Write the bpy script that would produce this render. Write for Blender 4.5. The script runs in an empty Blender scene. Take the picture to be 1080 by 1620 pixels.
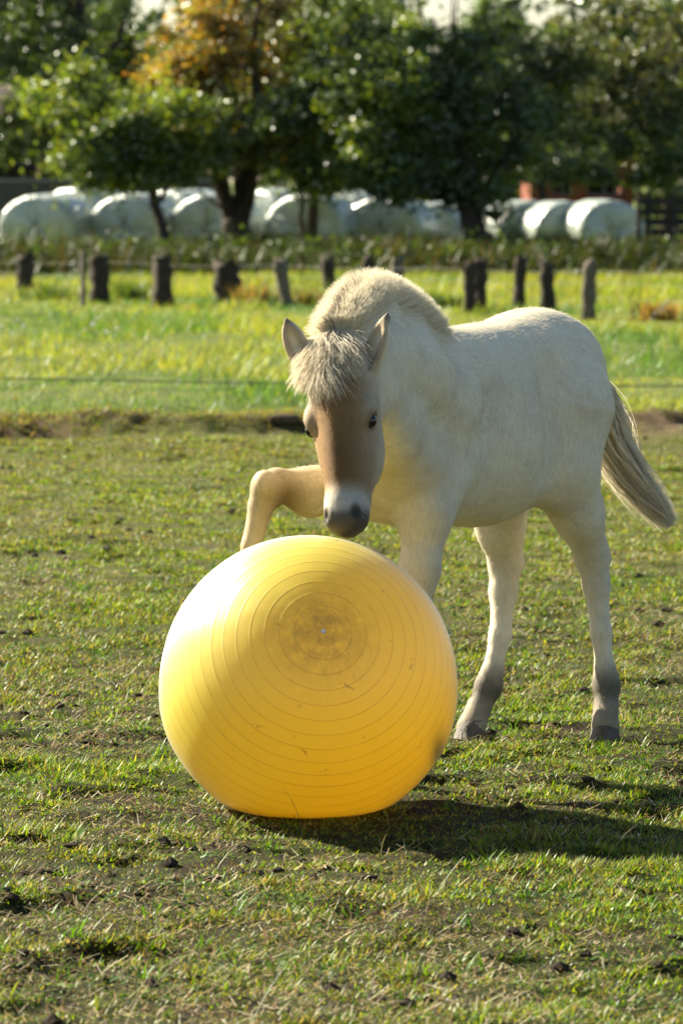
import bpy, math, random
import numpy as np
from mathutils import Vector, Matrix
rng = np.random.default_rng(11)
random.seed(11)
S = bpy.context.scene
C = S.collection
R = math.radians

# ---------------------------------------------------------------- camera, sky, sun, exposure
PITCH = R(4.242)
CAM_Z = 1.6
cam_d = bpy.data.cameras.new('camera')
cam = bpy.data.objects.new('camera', cam_d)
C.objects.link(cam)
cam.location = (0, 0, CAM_Z)
cam.rotation_euler = (math.pi / 2 - PITCH, 0, 0)
cam_d.sensor_fit = 'HORIZONTAL'
cam_d.sensor_width = 15.0
cam_d.lens = 100.0
cam_d.clip_start = 0.1
cam_d.clip_end = 3000
cam_d.dof.use_dof = True
cam_d.dof.focus_distance = 11.75
cam_d.dof.aperture_fstop = 4.8
S.camera = cam

SUN_EL = R(33)
SUN_AZ = math.atan2(-0.80, 0.60)            # clockwise from +Y
world = bpy.data.worlds.new('World')
S.world = world
world.use_nodes = True
wn = world.node_tree.nodes
sky = wn.new('ShaderNodeTexSky')
sky.sky_type = 'NISHITA'
sky.sun_disc = False
sky.sun_elevation = SUN_EL
sky.sun_rotation = SUN_AZ
sky.air_density = 1.0
sky.dust_density = 1.0
sky.ozone_density = 1.0
wn['Background'].inputs['Strength'].default_value = 0.05
world.node_tree.links.new(sky.outputs[0], wn['Background'].inputs['Color'])

sun_d = bpy.data.lights.new('sun', 'SUN')
sun_d.energy = 5.0
sun_d.angle = R(0.55)
sun_d.color = (1.0, 0.91, 0.72)
sun = bpy.data.objects.new('sun', sun_d)
C.objects.link(sun)
sdir = Vector((math.sin(SUN_AZ) * math.cos(SUN_EL), math.cos(SUN_AZ) * math.cos(SUN_EL), math.sin(SUN_EL)))
sun.rotation_euler = (-sdir).to_track_quat('-Z', 'Y').to_euler()
sun.location = sdir * 60

S.view_settings.view_transform = 'Standard'
S.view_settings.look = 'None'
S.view_settings.gamma = 1.0
S.view_settings.use_curve_mapping = False
S.view_settings.exposure = 1.85
S.render.engine = 'CYCLES'
S.cycles.use_denoising = True
S.cycles.max_bounces = 12
S.cycles.diffuse_bounces = 6
S.cycles.transmission_bounces = 8
S.cycles.transparent_max_bounces = 8
S.cycles.sample_clamp_indirect = 8

# ---------------------------------------------------------------- helpers
CP, SP = math.cos(PITCH), math.sin(PITCH)
def W(px, py, d):
    """Point of the place seen at photo pixel (px, py), d metres north of the camera."""
    u, v = (px - 540) / 7200.0, (810 - py) / 7200.0
    ry = CP + v * SP
    rz = -SP + v * CP
    t = d / ry
    return np.array((u * t, d, CAM_Z + rz * t))

def hash2(ix, iy, s=0):
    h = (ix.astype(np.int64) * 374761393 + iy.astype(np.int64) * 668265263 + s * 974711) & 0x7fffffff
    h = ((h ^ (h >> 13)) * 1274126177) & 0x7fffffff
    return ((h ^ (h >> 16)) & 0xffff) / 65535.0
def vnoise(x, y, s=0):
    x = np.asarray(x, float); y = np.asarray(y, float)
    ix, iy = np.floor(x), np.floor(y)
    fx, fy = x - ix, y - iy
    fx = fx * fx * (3 - 2 * fx); fy = fy * fy * (3 - 2 * fy)
    a = hash2(ix, iy, s); b = hash2(ix + 1, iy, s); c = hash2(ix, iy + 1, s); d = hash2(ix + 1, iy + 1, s)
    return (a * (1 - fx) + b * fx) * (1 - fy) + (c * (1 - fx) + d * fx) * fy
def fbm(x, y, s=0, o=4):
    r = 0; a = .5; t = 0
    x = np.asarray(x, float); y = np.asarray(y, float)
    for i in range(o):
        r = r + a * vnoise(x, y, s + i * 17); t += a; a *= .5; x = x * 2.03 + 5.2; y = y * 2.03 + 1.7
    return r / t
def sstep(a, b, x):
    t = np.clip((x - a) / (b - a), 0, 1)
    return t * t * (3 - 2 * t)

def mesh_np(name, co, faces_flat, sizes, mat=None, parent=None, cols=None, smooth=False, link=True):
    """One mesh object out of numpy arrays."""
    me = bpy.data.meshes.new(name)
    co = np.ascontiguousarray(co, dtype=np.float32); n = len(co)
    faces_flat = np.ascontiguousarray(faces_flat, dtype=np.int32).ravel()
    sizes = np.asarray(sizes, dtype=np.int32)
    starts = np.concatenate(([0], np.cumsum(sizes)[:-1])).astype(np.int32)
    me.vertices.add(n); me.vertices.foreach_set('co', co.ravel())
    me.loops.add(len(faces_flat)); me.loops.foreach_set('vertex_index', faces_flat)
    me.polygons.add(len(sizes)); me.polygons.foreach_set('loop_start', starts)
    me.polygons.foreach_set('use_smooth', np.full(len(sizes), smooth, dtype=bool))
    me.update(calc_edges=True)
    if cols is not None:
        cols = np.asarray(cols, dtype=np.float32)
        if cols.shape[1] == 3: cols = np.hstack([cols, np.ones((len(cols), 1), np.float32)])
        a = me.color_attributes.new('col', 'FLOAT_COLOR', 'POINT')
        a.data.foreach_set('color', np.ascontiguousarray(cols).ravel())
    if mat: me.materials.append(mat)
    o = bpy.data.objects.new(name, me)
    if link: C.objects.link(o)
    if parent: o.parent = parent
    return o

class MB:
    """Collects verts and faces of one part."""
    def __init__(s): s.v = []; s.f = []
    def add(s, v, f):
        k = len(s.v); s.v += [tuple(p) for p in v]; s.f += [tuple(i + k for i in q) for q in f]
    def box(s, c, size, rz=0, jit=0):
        sx, sy, sz = [q / 2 for q in size]
        cr, sr = math.cos(rz), math.sin(rz)
        vs = []
        for z in (-sz, sz):
            for x, y in ((-sx, -sy), (sx, -sy), (sx, sy), (-sx, sy)):
                x += random.uniform(-jit, jit); y += random.uniform(-jit, jit); zz = z + random.uniform(-jit, jit)
                vs.append((c[0] + x * cr - y * sr, c[1] + x * sr + y * cr, c[2] + zz))
        s.add(vs, [(0, 3, 2, 1), (4, 5, 6, 7), (0, 1, 5, 4), (1, 2, 6, 5), (2, 3, 7, 6), (3, 0, 4, 7)])
    def tube(s, pts, rad, seg=8, cap=True, rough=0.0):
        pts = [Vector(p) for p in pts]; n = len(pts); vs = []; fs = []
        ref = Vector((0.3, 0.95, 0.1))
        for i, p in enumerate(pts):
            t = (pts[min(i + 1, n - 1)] - pts[max(i - 1, 0)]).normalized()
            a = t.cross(ref)
            if a.length < 1e-3: a = t.cross(Vector((1, 0, 0)))
            a.normalize(); b = t.cross(a)
            for k in range(seg):
                an = 2 * math.pi * k / seg
                r = rad[i] * (1 + random.uniform(-rough, rough))
                vs.append(p + (a * math.cos(an) + b * math.sin(an)) * r)
        for i in range(n - 1):
            for k in range(seg):
                k2 = (k + 1) % seg
                fs.append((i * seg + k, i * seg + k2, (i + 1) * seg + k2, (i + 1) * seg + k))
        if cap:
            fs.append(tuple(range(seg - 1, -1, -1))); fs.append(tuple((n - 1) * seg + k for k in range(seg)))
        s.add(vs, fs)
    def build(s, name, mat, parent=None, smooth=False, loc=(0, 0, 0)):
        me = bpy.data.meshes.new(name)
        me.from_pydata([tuple(Vector(p) - Vector(loc)) for p in s.v], [], s.f)
        me.materials.append(mat)
        if smooth:
            me.polygons.foreach_set('use_smooth', np.full(len(me.polygons), True))
        me.update()
        o = bpy.data.objects.new(name, me); C.objects.link(o); o.location = loc
        if parent: o.parent = parent
        return o

def tag(o, label=None, cat=None, group=None, kind=None):
    if label: o['label'] = label
    if cat: o['category'] = cat
    if group: o['group'] = group
    if kind: o['kind'] = kind
    return o
def thing(name, label, cat, loc=(0, 0, 0), group=None):
    o = bpy.data.objects.new(name, None); C.objects.link(o); o.location = tuple(loc)
    o.empty_display_size = .1
    bpy.context.view_layer.update()
    return tag(o, label, cat, group)
def hold(o, root):
    """Parent a part modelled in place to its thing."""
    o.parent = root
    o.matrix_parent_inverse = Matrix.Translation(-root.location)
    return o

# ---------------------------------------------------------------- materials
class NT:
    def __init__(s, name):
        s.m = bpy.data.materials.new(name); s.m.use_nodes = True
        s.t = s.m.node_tree; s.n = s.t.nodes
        s.b = s.n['Principled BSDF']; s.out = s.n['Material Output']
    def new(s, typ, **kw):
        n = s.n.new('ShaderNode' + typ)
        for k, v in kw.items(): setattr(n, k, v)
        return n
    def l(s, a, b): s.t.links.new(a, b)
    def noise(s, scale, detail=4, rough=.55, coord='Object', dist=0):
        tc = s.new('TexCoord'); n = s.new('TexNoise')
        n.inputs['Scale'].default_value = scale; n.inputs['Detail'].default_value = detail
        n.inputs['Roughness'].default_value = rough; n.inputs['Distortion'].default_value = dist
        s.l(tc.outputs[coord], n.inputs['Vector']); return n.outputs['Fac']
    def ramp(s, fac, stops):
        r = s.new('ValToRGB'); e = r.color_ramp.elements
        while len(e) < len(stops): e.new(.5)
        for q, (p, c) in zip(e, stops):
            q.position = p; q.color = (*c, 1) if len(c) == 3 else c
        s.l(fac, r.inputs['Fac']); return r.outputs['Color']
    def mixc(s, fac, a, b, mode='MIX'):
        m = s.new('Mix', data_type='RGBA', blend_type=mode)
        for sock, v in ((m.inputs['Factor'], fac), (m.inputs['A'], a), (m.inputs['B'], b)):
            pass
        ins = [i for i in m.inputs if i.enabled]
        for sock, v in zip(ins, (fac, a, b)):
            if hasattr(v, 'links') or isinstance(v, bpy.types.NodeSocket): s.l(v, sock)
            elif isinstance(v, (int, float)): sock.default_value = v
            else: sock.default_value = (*v, 1)
        return [o for o in m.outputs if o.enabled][0]
    def math(s, op, a, b=None, c=None):
        m = s.new('Math', operation=op)
        for i, v in enumerate((a, b, c)):
            if v is None: continue
            if isinstance(v, (int, float)): m.inputs[i].default_value = v
            else: s.l(v, m.inputs[i])
        return m.outputs[0]
    def attr(s, name='col'):
        a = s.new('Attribute'); a.attribute_name = name; return a
    def bump(s, h, strength=.3, dist=.01):
        b = s.new('Bump'); b.inputs['Strength'].default_value = strength; b.inputs['Distance'].default_value = dist
        s.l(h, b.inputs['Height']); return b.outputs['Normal']

def simple_mat(name, col, rough=.7, var=.25, scale=6, bump=.25, spec=.3, metal=0):
    t = NT(name)
    f = t.noise(scale, 5, .6)
    lo = tuple(c * (1 - var) for c in col); hi = tuple(min(1, c * (1 + var)) for c in col)
    t.l(t.ramp(f, [(.25, lo), (.75, hi)]), t.b.inputs['Base Color'])
    t.b.inputs['Roughness'].default_value = rough
    t.b.inputs['Specular IOR Level'].default_value = spec
    t.b.inputs['Metallic'].default_value = metal
    if bump: t.l(t.bump(t.noise(scale * 3, 5), bump, .02), t.b.inputs['Normal'])
    return t.m

def leaf_mat(name, trans=.5, gloss=.08, rough=.3, tint=(1.25, 1.15, .55)):
    """Thin leaf or blade: reflects, lets light through, glints."""
    t = NT(name); t.n.remove(t.b)
    a = t.attr('col').outputs['Color']
    d = t.new('BsdfDiffuse'); tr = t.new('BsdfTranslucent'); g = t.new('BsdfGlossy')
    g.inputs['Roughness'].default_value = rough
    g.inputs['Color'].default_value = (.9, .95, .9, 1)
    t.l(a, d.inputs['Color'])
    t.l(t.mixc(1.0, a, tint, 'MULTIPLY'), tr.inputs['Color'])
    m1 = t.new('MixShader'); m1.inputs[0].default_value = trans
    t.l(d.outputs[0], m1.inputs[1]); t.l(tr.outputs[0], m1.inputs[2])
    m2 = t.new('MixShader')
    m2.inputs[0].default_value = gloss
    t.l(m1.outputs[0], m2.inputs[1]); t.l(g.outputs[0], m2.inputs[2])
    t.l(m2.outputs[0], t.out.inputs['Surface'])
    return t.m
# ---------------------------------------------------------------- the ground
def bank_y(x):
    return 28.3 + 1.1 * (fbm(np.asarray(x) * .35, 0 * np.asarray(x) + 3.1, 5) - .5) + .5 * (fbm(np.asarray(x) * 1.7, 0 * np.asarray(x) + 9.1, 8) - .5)
def gz(x, y):
    x = np.asarray(x, float); y = np.asarray(y, float)
    near = 1 - sstep(27, 60, y)
    z = .030 * (fbm(x * 1.3, y * 1.3, 1) - .5) + (.030 * (fbm(x * 7, y * 7, 2, 3) - .5) + .022 * (vnoise(x * 15, y * 13, 3) - .5) * sstep(.40, .62, fbm(x * 2.1, y * 2.1, 33, 3))) * near
    z += -.034 * sstep(.60, .78, fbm(x * 4.2 + 7, y * 4.2, 31, 3)) * near           # hoof dents
    b = y - bank_y(x)
    up = sstep(-.06, .26, b)
    lip = np.exp(-((b - .42) / .25) ** 2) * .03 * (.3 + fbm(x * 2.4, y, 77, 2))
    notch = sstep(.55, .72, fbm(x * 1.1 + 3, b * .4 + 8, 41, 3)) * np.exp(-((b - .1) / .35) ** 2) * .085
    z = z + .09 * up + lip - notch
    z = z + .05 * (fbm(x * .5, y * .5, 13) - .5) * sstep(30, 34, y)
    z = z + (.09 * (.6 + .8 * fbm(x * 3, y * 3, 171, 4))) * np.exp(-((x - 2.02) / .42) ** 2 - ((y - 27.3) / .8) ** 2)
    keep = np.exp(-(((x + .083) / .25) ** 2 + ((y - 11.36) / .25) ** 2))                # where the ball stands
    return z * (1 - .8 * keep)

def axis(parts):
    out = []
    for a, b, st in parts:
        out += list(np.arange(a, b - st * .5, st))
    return np.array(out + [parts[-1][1]])
gx = axis([(-420, -60, 30), (-60, -10, 4), (-10, -4, .5), (-4, -2, .1), (-2, 2, .034), (2, 4, .1), (4, 10, .5), (10, 60, 4), (60, 420, 30)])
gy = axis([(-80, 0, 8), (0, 7, .5), (7, 15, .036), (15, 27, .11), (27, 30, .05), (30, 60, .5), (60, 120, 3), (120, 900, 60)])
GX, GY = np.meshgrid(gx, gy)
GZ = gz(GX, GY)
nx, ny = len(gx), len(gy)
idx = np.arange(nx * ny).reshape(ny, nx)
q = np.stack([idx[:-1, :-1], idx[:-1, 1:], idx[1:, 1:], idx[1:, :-1]], -1).reshape(-1, 4)
t = NT('ground_soil_and_turf')
geo = t.new('NewGeometry'); sep = t.new('SeparateXYZ'); t.l(geo.outputs['Position'], sep.inputs[0])
soil = t.ramp(t.noise(9, 6, .65), [(.28, (.014, .009, .005)), (.5, (.034, .023, .012)), (.72, (.085, .060, .030))])
thatch = t.ramp(t.noise(38, 5, .7), [(.3, (.028, .024, .007)), (.55, (.060, .052, .015)), (.8, (.13, .10, .038))])
moss = t.ramp(t.noise(21, 5, .7), [(.3, (.025, .040, .005)), (.7, (.065, .095, .012))])
pad = t.mixc(t.ramp(t.noise(1.7, 5, .6), [(.42, (0, 0, 0)), (.58, (1, 1, 1))]), soil, thatch)
pad = t.mixc(t.ramp(t.noise(3.1, 5, .65), [(.44, (0, 0, 0)), (.62, (.8, .8, .8))]), pad, moss)
fl = t.ramp(t.noise(120, 3, .7), [(.36, (.25, .24, .22)), (.52, (1, 1, 1)), (.66, (1.5, 1.45, 1.2))])
pad = t.mixc(1.0, pad, fl, 'MULTIPLY')
far_pad = t.mixc(.55, pad, t.ramp(t.noise(2.3, 5, .6), [(.3, (.07, .10, .012)), (.7, (.18, .18, .045))]))
ydist = t.new('MapRange'); ydist.inputs[1].default_value = 13; ydist.inputs[2].default_value = 20
t.l(sep.outputs['Y'], ydist.inputs[0])
pad = t.mixc(ydist.outputs[0], pad, far_pad)
mead = t.ramp(t.noise(1.2, 6, .65), [(.3, (.06, .09, .015)), (.55, (.12, .15, .03)), (.8, (.20, .19, .06))])
mm = t.new('MapRange'); mm.inputs[1].default_value = 28.6; mm.inputs[2].default_value = 28.95
wob = t.math('ADD', sep.outputs['Y'], t.math('MULTIPLY', t.math('SUBTRACT', t.noise(.7, 4), .5), 1.6))
t.l(wob, mm.inputs[0])
bk = t.new('MapRange'); bk.inputs[1].default_value = 27.7; bk.inputs[2].default_value = 28.3
t.l(wob, bk.inputs[0])
ex = t.new('MapRange'); ex.inputs[1].default_value = 1.5; ex.inputs[2].default_value = 1.9; t.l(sep.outputs['X'], ex.inputs[0])
ey = t.new('MapRange'); ey.inputs[1].default_value = 26.5; ey.inputs[2].default_value = 27.1; t.l(wob, ey.inputs[0])
bkx = t.math('MAXIMUM', bk.outputs[0], t.math('MULTIPLY', ex.outputs[0], ey.outputs[0]))
col = t.mixc(bkx, pad, t.ramp(t.noise(4, 6, .7), [(.3, (.05, .033, .018)), (.7, (.20, .135, .07))]))
col = t.mixc(mm.outputs[0], col, mead)
t.l(col, t.b.inputs['Base Color'])
t.b.inputs['Roughness'].default_value = .95
t.b.inputs['Specular IOR Level'].default_value = .15
t.l(t.bump(t.noise(70, 6, .8), 1.0, .02), t.b.inputs['Normal'])
ground = mesh_np('ground', np.stack([GX, GY, GZ], -1).reshape(-1, 3), q, np.full(len(q), 4), t.m, smooth=True)
tag(ground, 'trampled paddock soil and turf rising over a low bank to a meadow', kind='structure')

# ---------------------------------------------------------------- blades
def blades(name, x, y, h, w, az, lean, curl, cols, mat, z=None, segs=2, tipw=0.0):
    n = len(x)
    z0 = gz(x, y) - .004 if z is None else z
    dx, dy = np.cos(az), np.sin(az)
    sx, sy = -dy * w / 2, dx * w / 2
    ts = np.linspace(0, 1, segs + 1)
    rows = []
    for i, tt in enumerate(ts):
        off = h * (np.sin(lean) * tt + curl * tt * tt)
        up = h * np.cos(lean) * tt * (1 - .45 * curl * tt)
        cx, cy, cz = x + dx * off, y + dy * off, z0 + up
        wf = 1.0 if i == 0 else (.85 if i < segs else tipw)
        rows.append(np.stack([cx - sx * wf, cy - sy * wf, cz], -1))
        if i < segs or tipw > 0: rows.append(np.stack([cx + sx * wf, cy + sy * wf, cz], -1))
    k = len(rows)
    co = np.stack(rows, 1).reshape(-1, 3)
    base = np.arange(n)[:, None] * k
    fl = []; sz = []
    f = []
    if segs == 1: f.append((0, 1, 3, 2) if tipw > 0 else (0, 1, 2))
    for i in range(segs if segs > 1 else 0):
        a, b = 2 * i, 2 * i + 1
        if i < segs - 1 or tipw > 0: f.append((a, b, b + 2, a + 2))
        else: f.append((a, b, a + 2))
    flat = np.concatenate([base + np.array(qd)[None, :] for qd in f], 1).reshape(-1)
    sizes = np.tile([len(qd) for qd in f], n)
    cc = np.repeat(cols, k, axis=0)
    return mesh_np(name, co, flat, sizes, mat, cols=cc)

def wedge(n, y0, y1, pw, margin=1.45, extra=.35):
    """Random spots on the ground, spread over what the lens could see with some margin."""
    u = rng.random(n)
    y = (y0 ** pw + u * (y1 ** pw - y0 ** pw)) ** (1 / pw)
    half = .075 * y * margin + extra
    x = (rng.random(n) * 2 - 1) * half
    return x, y
def pal(n, cols, jit=.18):
    cols = np.array(cols); c = cols[rng.integers(0, len(cols), n)]
    return c * (1 + (rng.random((n, 1)) - .5) * 2 * jit) * (1 + (rng.random((n, 3)) - .5) * .14)

grass_m = leaf_mat('grass_blade', .52, .03, .45)
dry_m = leaf_mat('dry_straw_blade', .25, .04, .5, (1.1, 1.0, .8))
# short grazed turf
n = 1250000
x, y = wedge(n, 7.7, 28.9, .50, 1.28, .25)
dens = .42 * fbm(x * 1.4, y * 1.4, 51, 4) + .58 * fbm(x * 7, y * 7, 52, 3)
k = rng.random(n) < sstep(.34, .54, dens) * .50 + .50
k &= ~((x > 1.55 + .5 * fbm(x * 2, y * 2, 67, 3)) & (np.abs(y - 27.4) < .75) & (rng.random(n) < .85))
x, y, dens = x[k], y[k], dens[k]; n = len(x)
far = sstep(12, 24, y)
h = (.007 + .020 * rng.random(n) ** 2) * (.7 + .9 * sstep(.45, .65, dens))
w = (.0036 + .0044 * rng.random(n)) * (1 + .6 * far)
lush = sstep(.4, .6, fbm(x * .9 + 4, y * .9, 60, 3))[:, None]
cg = pal(n, [(.10, .22, .005), (.15, .26, .006), (.22, .29, .012), (.04, .095, .005), (.28, .30, .03)])
cd = pal(n, [(.22, .17, .055), (.30, .24, .10), (.15, .13, .03), (.075, .055, .018), (.05, .04, .014)])
mixd = (rng.random((n, 1)) < (.20 + .24 * (1 - lush) + .16 * far[:, None] * fbm(x * 3, y * 1.5, 66, 3)[:, None]))
cols = np.where(mixd, cd, cg)
paddock_grass = blades('paddock_grass', x, y, h, w, rng.random(n) * 6.283, .25 + .95 * rng.random(n), .1 + .5 * rng.random(n), cols, grass_m, segs=1)
tag(paddock_grass, 'short grazed grass of the trampled paddock', kind='stuff')
# taller tufts here and there
nt = 650
tx, ty = wedge(nt, 7.8, 20, .7)
bl = 16
x = np.repeat(tx, bl) + rng.normal(0, .014, nt * bl); y = np.repeat(ty, bl) + rng.normal(0, .014, nt * bl); n = nt * bl
tsz = np.repeat(.6 + rng.random(nt), bl)
tc = np.repeat(pal(nt, [(.07, .15, .010), (.095, .175, .014), (.06, .13, .012), (.14, .175, .025)]), bl, 0)
grass_tufts = blades('grass_tufts', x, y, (.018 + .026 * rng.random(n)) * tsz, .003 + .003 * rng.random(n), rng.random(n) * 6.283, .1 + .8 * rng.random(n), .2 + .5 * rng.random(n), tc * (.85 + .3 * rng.random((n, 1))), grass_m, segs=3)
tag(grass_tufts, 'small bright tufts standing up out of the grazed turf', kind='stuff')
# broad little leaves: clover, plantain
n = 120000
x, y = wedge(n, 7.6, 26, .7)
k = fbm(x * 2.2, y * 2.2, 91, 3) > .46 + .10 * rng.random(n)
x, y = x[k], y[k]; n = len(x)
broad_leaves = blades('broad_leaf_weeds', x, y, .008 + .016 * rng.random(n), .006 + .008 * rng.random(n), rng.random(n) * 6.283, .7 + .7 * rng.random(n), .1 + .3 * rng.random(n), pal(n, [(.055, .135, .018), (.085, .17, .015), (.10, .17, .035), (.13, .18, .06)]), leaf_mat('broad_leaf', .35, .06, .3), segs=1, tipw=.45)
tag(broad_leaves, 'low clover and plantain leaves between the grass', kind='stuff')
# dead straw lying flat
n = 140000
x, y = wedge(n, 7.6, 28.4, .65)
k = fbm(x * 1.8 + 2, y * 1.8, 95, 3) > .40 + .12 * rng.random(n)
x, y = x[k], y[k]; n = len(x)
straw = blades('dry_straw', x, y, .010 + .042 * rng.random(n) ** 3, .0016 + .0026 * rng.random(n), rng.random(n) * 6.283, .95 + .6 * rng.random(n), -.05 + .25 * rng.random(n), pal(n, [(.36, .28, .13), (.20, .14, .06), (.52, .46, .30), (.11, .07, .035), (.30, .19, .085)]), dry_m, z=gz(x, y) + .010 * rng.random(n), segs=1, tipw=.6)
tag(straw, 'dead straw and clippings strewn over the paddock', kind='stuff')
# seed stalks that stick up
n = 200
x, y = wedge(n, 8.0, 17, .8)
stalks = blades('dry_stalks', x, y, .06 + .10 * rng.random(n), .0016 + .0012 * rng.random(n), rng.random(n) * 6.283, .1 + .6 * rng.random(n), .1 + .4 * rng.random(n), pal(n, [(.16, .13, .06), (.08, .065, .03), (.24, .20, .10)]), dry_m, segs=4, tipw=.4)
tag(stalks, 'thin dry stalks sticking up out of the turf', kind='stuff')
# clods of turned soil
n = 9000
x, y = wedge(n, 7.6, 28.2, .7)
k = (.5 * fbm(x * 1.4, y * 1.4, 51, 4) + .5 * fbm(x * 3, y * 3, 98, 3)) < .455
x, y = x[k], y[k]; n = len(x)
ico = np.array([(0, 0, 1), (.9, 0, .3), (.28, .85, .3), (-.72, .53, .3), (-.72, -.53, .3), (.28, -.85, .3), (.72, .53, -.4), (-.28, .85, -.4), (-.9, 0, -.4), (-.28, -.85, -.4), (.72, -.53, -.4)])
icf = [(0, 1, 2), (0, 2, 3), (0, 3, 4), (0, 4, 5), (0, 5, 1), (1, 6, 2), (2, 7, 3), (3, 8, 4), (4, 9, 5), (5, 10, 1), (1, 10, 6), (2, 6, 7), (3, 7, 8), (4, 8, 9), (5, 9, 10)]
r = .004 + .020 * rng.random(n) ** 4
co = ico[None] * (r[:, None, None] * (.6 + .8 * rng.random((n, 11, 3)))) * np.array((1, 1, .6))
co = co + np.stack([x, y, gz(x, y) + r * .25], -1)[:, None, :]
fl = (np.arange(n)[:, None, None] * 11 + np.array(icf)[None]).reshape(-1)
clods = mesh_np('soil_clods', co.reshape(-1, 3), fl, np.full(n * 15, 3), simple_mat('soil_clod', (.032, .024, .016), .95, .4, 40, .4, .1))
tag(clods, 'dark clods of turned soil on the paddock', kind='stuff')

# a few stalks in front of the ball
for (px, py, hh, ln_, az_) in ((463, 1290, .066, .02, 0.), (556, 1288, .055, .75, 3.0), (570, 1284, .040, .35, .3), (508, 1292, .022, .1, 0.), (935, 1500, .10, .15, .2), (838, 1330, .06, .3, .4), (790, 1345, .05, .2, 3.)):
    d_ = 11520 / (py - 276); p_ = W(px, py, d_)
    o_ = blades('grass_stalk', np.array([p_[0]]), np.array([d_]), np.array([hh]), np.array([.0026]), np.array([az_]), np.array([ln_]), np.array([.15]), np.array([(.10, .085, .03)]), dry_m, segs=5, tipw=.5)
    where = {463: 'upright thin stalk standing before the middle of the ball', 556: 'slanting thin stalk before the ball right of the upright stalk', 570: 'short stalk crossing the foot of the slanting stalk before the ball', 508: 'very short stalk at the foot of the ball', 935: 'lone upright stalk in the near turf low at the right', 838: 'stalk at the near edge of the shadow of the ball', 790: 'pale stalk in the shadow of the ball'}[px]
    tag(o_, where, 'stalk', 'stalks before the ball')
# ---------------------------------------------------------------- the meadow beyond the bank
meadow_m = leaf_mat('meadow_blade', .58, .03, .4, (1.3, 1.2, .5))
n = 270000
x, y = wedge(n, 28.7, 74, 1.05, 1.7, 1.0)
k = (y > bank_y(x) + .32) & (rng.random(n) < .35 + .65 * sstep(.35, .6, fbm(x * .8, y * .5, 111, 3)))
x, y = x[k], y[k]; n = len(x)
u = fbm(x * .55, y * .35, 120, 4)
hgt = (.05 + .12 * rng.random(n)) * (.45 + 1.1 * sstep(.35, .65, u)) * (.55 + .45 * sstep(28.5, 33, y)) * .82 * (1 + .8 * sstep(50, 54, y) * (1 - sstep(60, 66, y)))
yg = pal(n, [(.21, .27, .018), (.26, .29, .024), (.16, .24, .014), (.30, .285, .04)])
gg = pal(n, [(.06, .15, .018), (.08, .17, .02), (.05, .12, .02)])
dr = pal(n, [(.30, .25, .09), (.24, .20, .07)])
patch = sstep(.50, .62, fbm(x * .45 + 9, y * .28, 131, 4))
patch = np.maximum(patch, sstep(1.0, .5, np.abs(y - 45) / 5) * (x < -1.2) * .75)
pk = rng.random(n)
cols = np.where((pk < .15 + .75 * patch)[:, None], gg, yg)
cols = np.where((rng.random(n) < .10 * (1 - patch) + .25 * sstep(56, 62, y) * (rng.random(n) < .5))[:, None], dr, cols)
meadow_grass = blades('meadow_grass', x, y, hgt, .005 + .007 * rng.random(n) * (.6 + y / 60), rng.random(n) * 6.283, .1 + .8 * rng.random(n), .1 + .6 * rng.random(n), cols, meadow_m, segs=1)
tag(meadow_grass, 'tall sunlit yellow green grass of the meadow', kind='stuff')
# lip of the bank: overhanging dry tufts
n = 4500
x = (rng.random(n) * 2 - 1) * 4.2; y = bank_y(x) + .30 + rng.normal(0, .12, n)
k = fbm(x * 1.4, y, 140, 3) > .42; x, y = x[k], y[k]; n = len(x)
bank_tufts = blades('bank_tufts', x, y, .04 + .07 * rng.random(n), .004 + .005 * rng.random(n), -1.57 + rng.normal(0, 1.2, n), .4 + .8 * rng.random(n), .4 + .5 * rng.random(n), pal(n, [(.12, .14, .03), (.20, .165, .07), (.24, .20, .09), (.09, .12, .025)]), meadow_m)
tag(bank_tufts, 'dry tufts overhanging the low earth bank', kind='stuff')
# white and yellow flowers of the meadow
petal_w = simple_mat('petal_white', (.80, .80, .78), .6, .05, 20, 0)
petal_y = simple_mat('petal_yellow', (.75, .52, .03), .6, .08, 20, 0)
stem_m = simple_mat('flower_stem', (.08, .14, .03), .7, .2, 20, 0)
def flower(name, px, py, d, r, mat, label, group):
    p = W(px, py, d); x_, y_ = p[0], p[1]; z_ = float(gz(x_, y_)); top = max(p[2], z_ + .06)
    root = thing(name, label, 'flower', (x_, y_, z_), group)
    mb = MB(); mb.tube([(x_, y_, z_ - .01), (x_ + .01, y_, (z_ + top) / 2), (x_, y_, top)], [.004, .003, .003], 5)
    hold(mb.build('stem', stem_m), root)
    mb = MB(); m = 9
    for j in range(m):
        a = 2 * math.pi * j / m + random.uniform(-.1, .1)
        ca, sa = math.cos(a), math.sin(a); w_ = r * .36
        mb.add([(x_, y_, top), (x_ + ca * r * .6 - sa * w_, y_ + sa * r * .6 + ca * w_, top + r * .55), (x_ + ca * r, y_ + sa * r, top + r * .5), (x_ + ca * r * .6 + sa * w_, y_ + sa * r * .6 - ca * w_, top + r * .55)], [(0, 1, 2, 3)])
        mb.add([(x_, y_, top), (x_ + ca * r * .4 - sa * w_ * .6, y_ + sa * r * .4 + ca * w_ * .6, top + r * .9), (x_ + ca * r * .5, y_ + sa * r * .5, top + r * 1.0), (x_ + ca * r * .4 + sa * w_ * .6, y_ + sa * r * .4 - ca * w_ * .6, top + r * .9)], [(0, 1, 2, 3)])
    hold(mb.build('blossom', mat), root)
    return root
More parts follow.
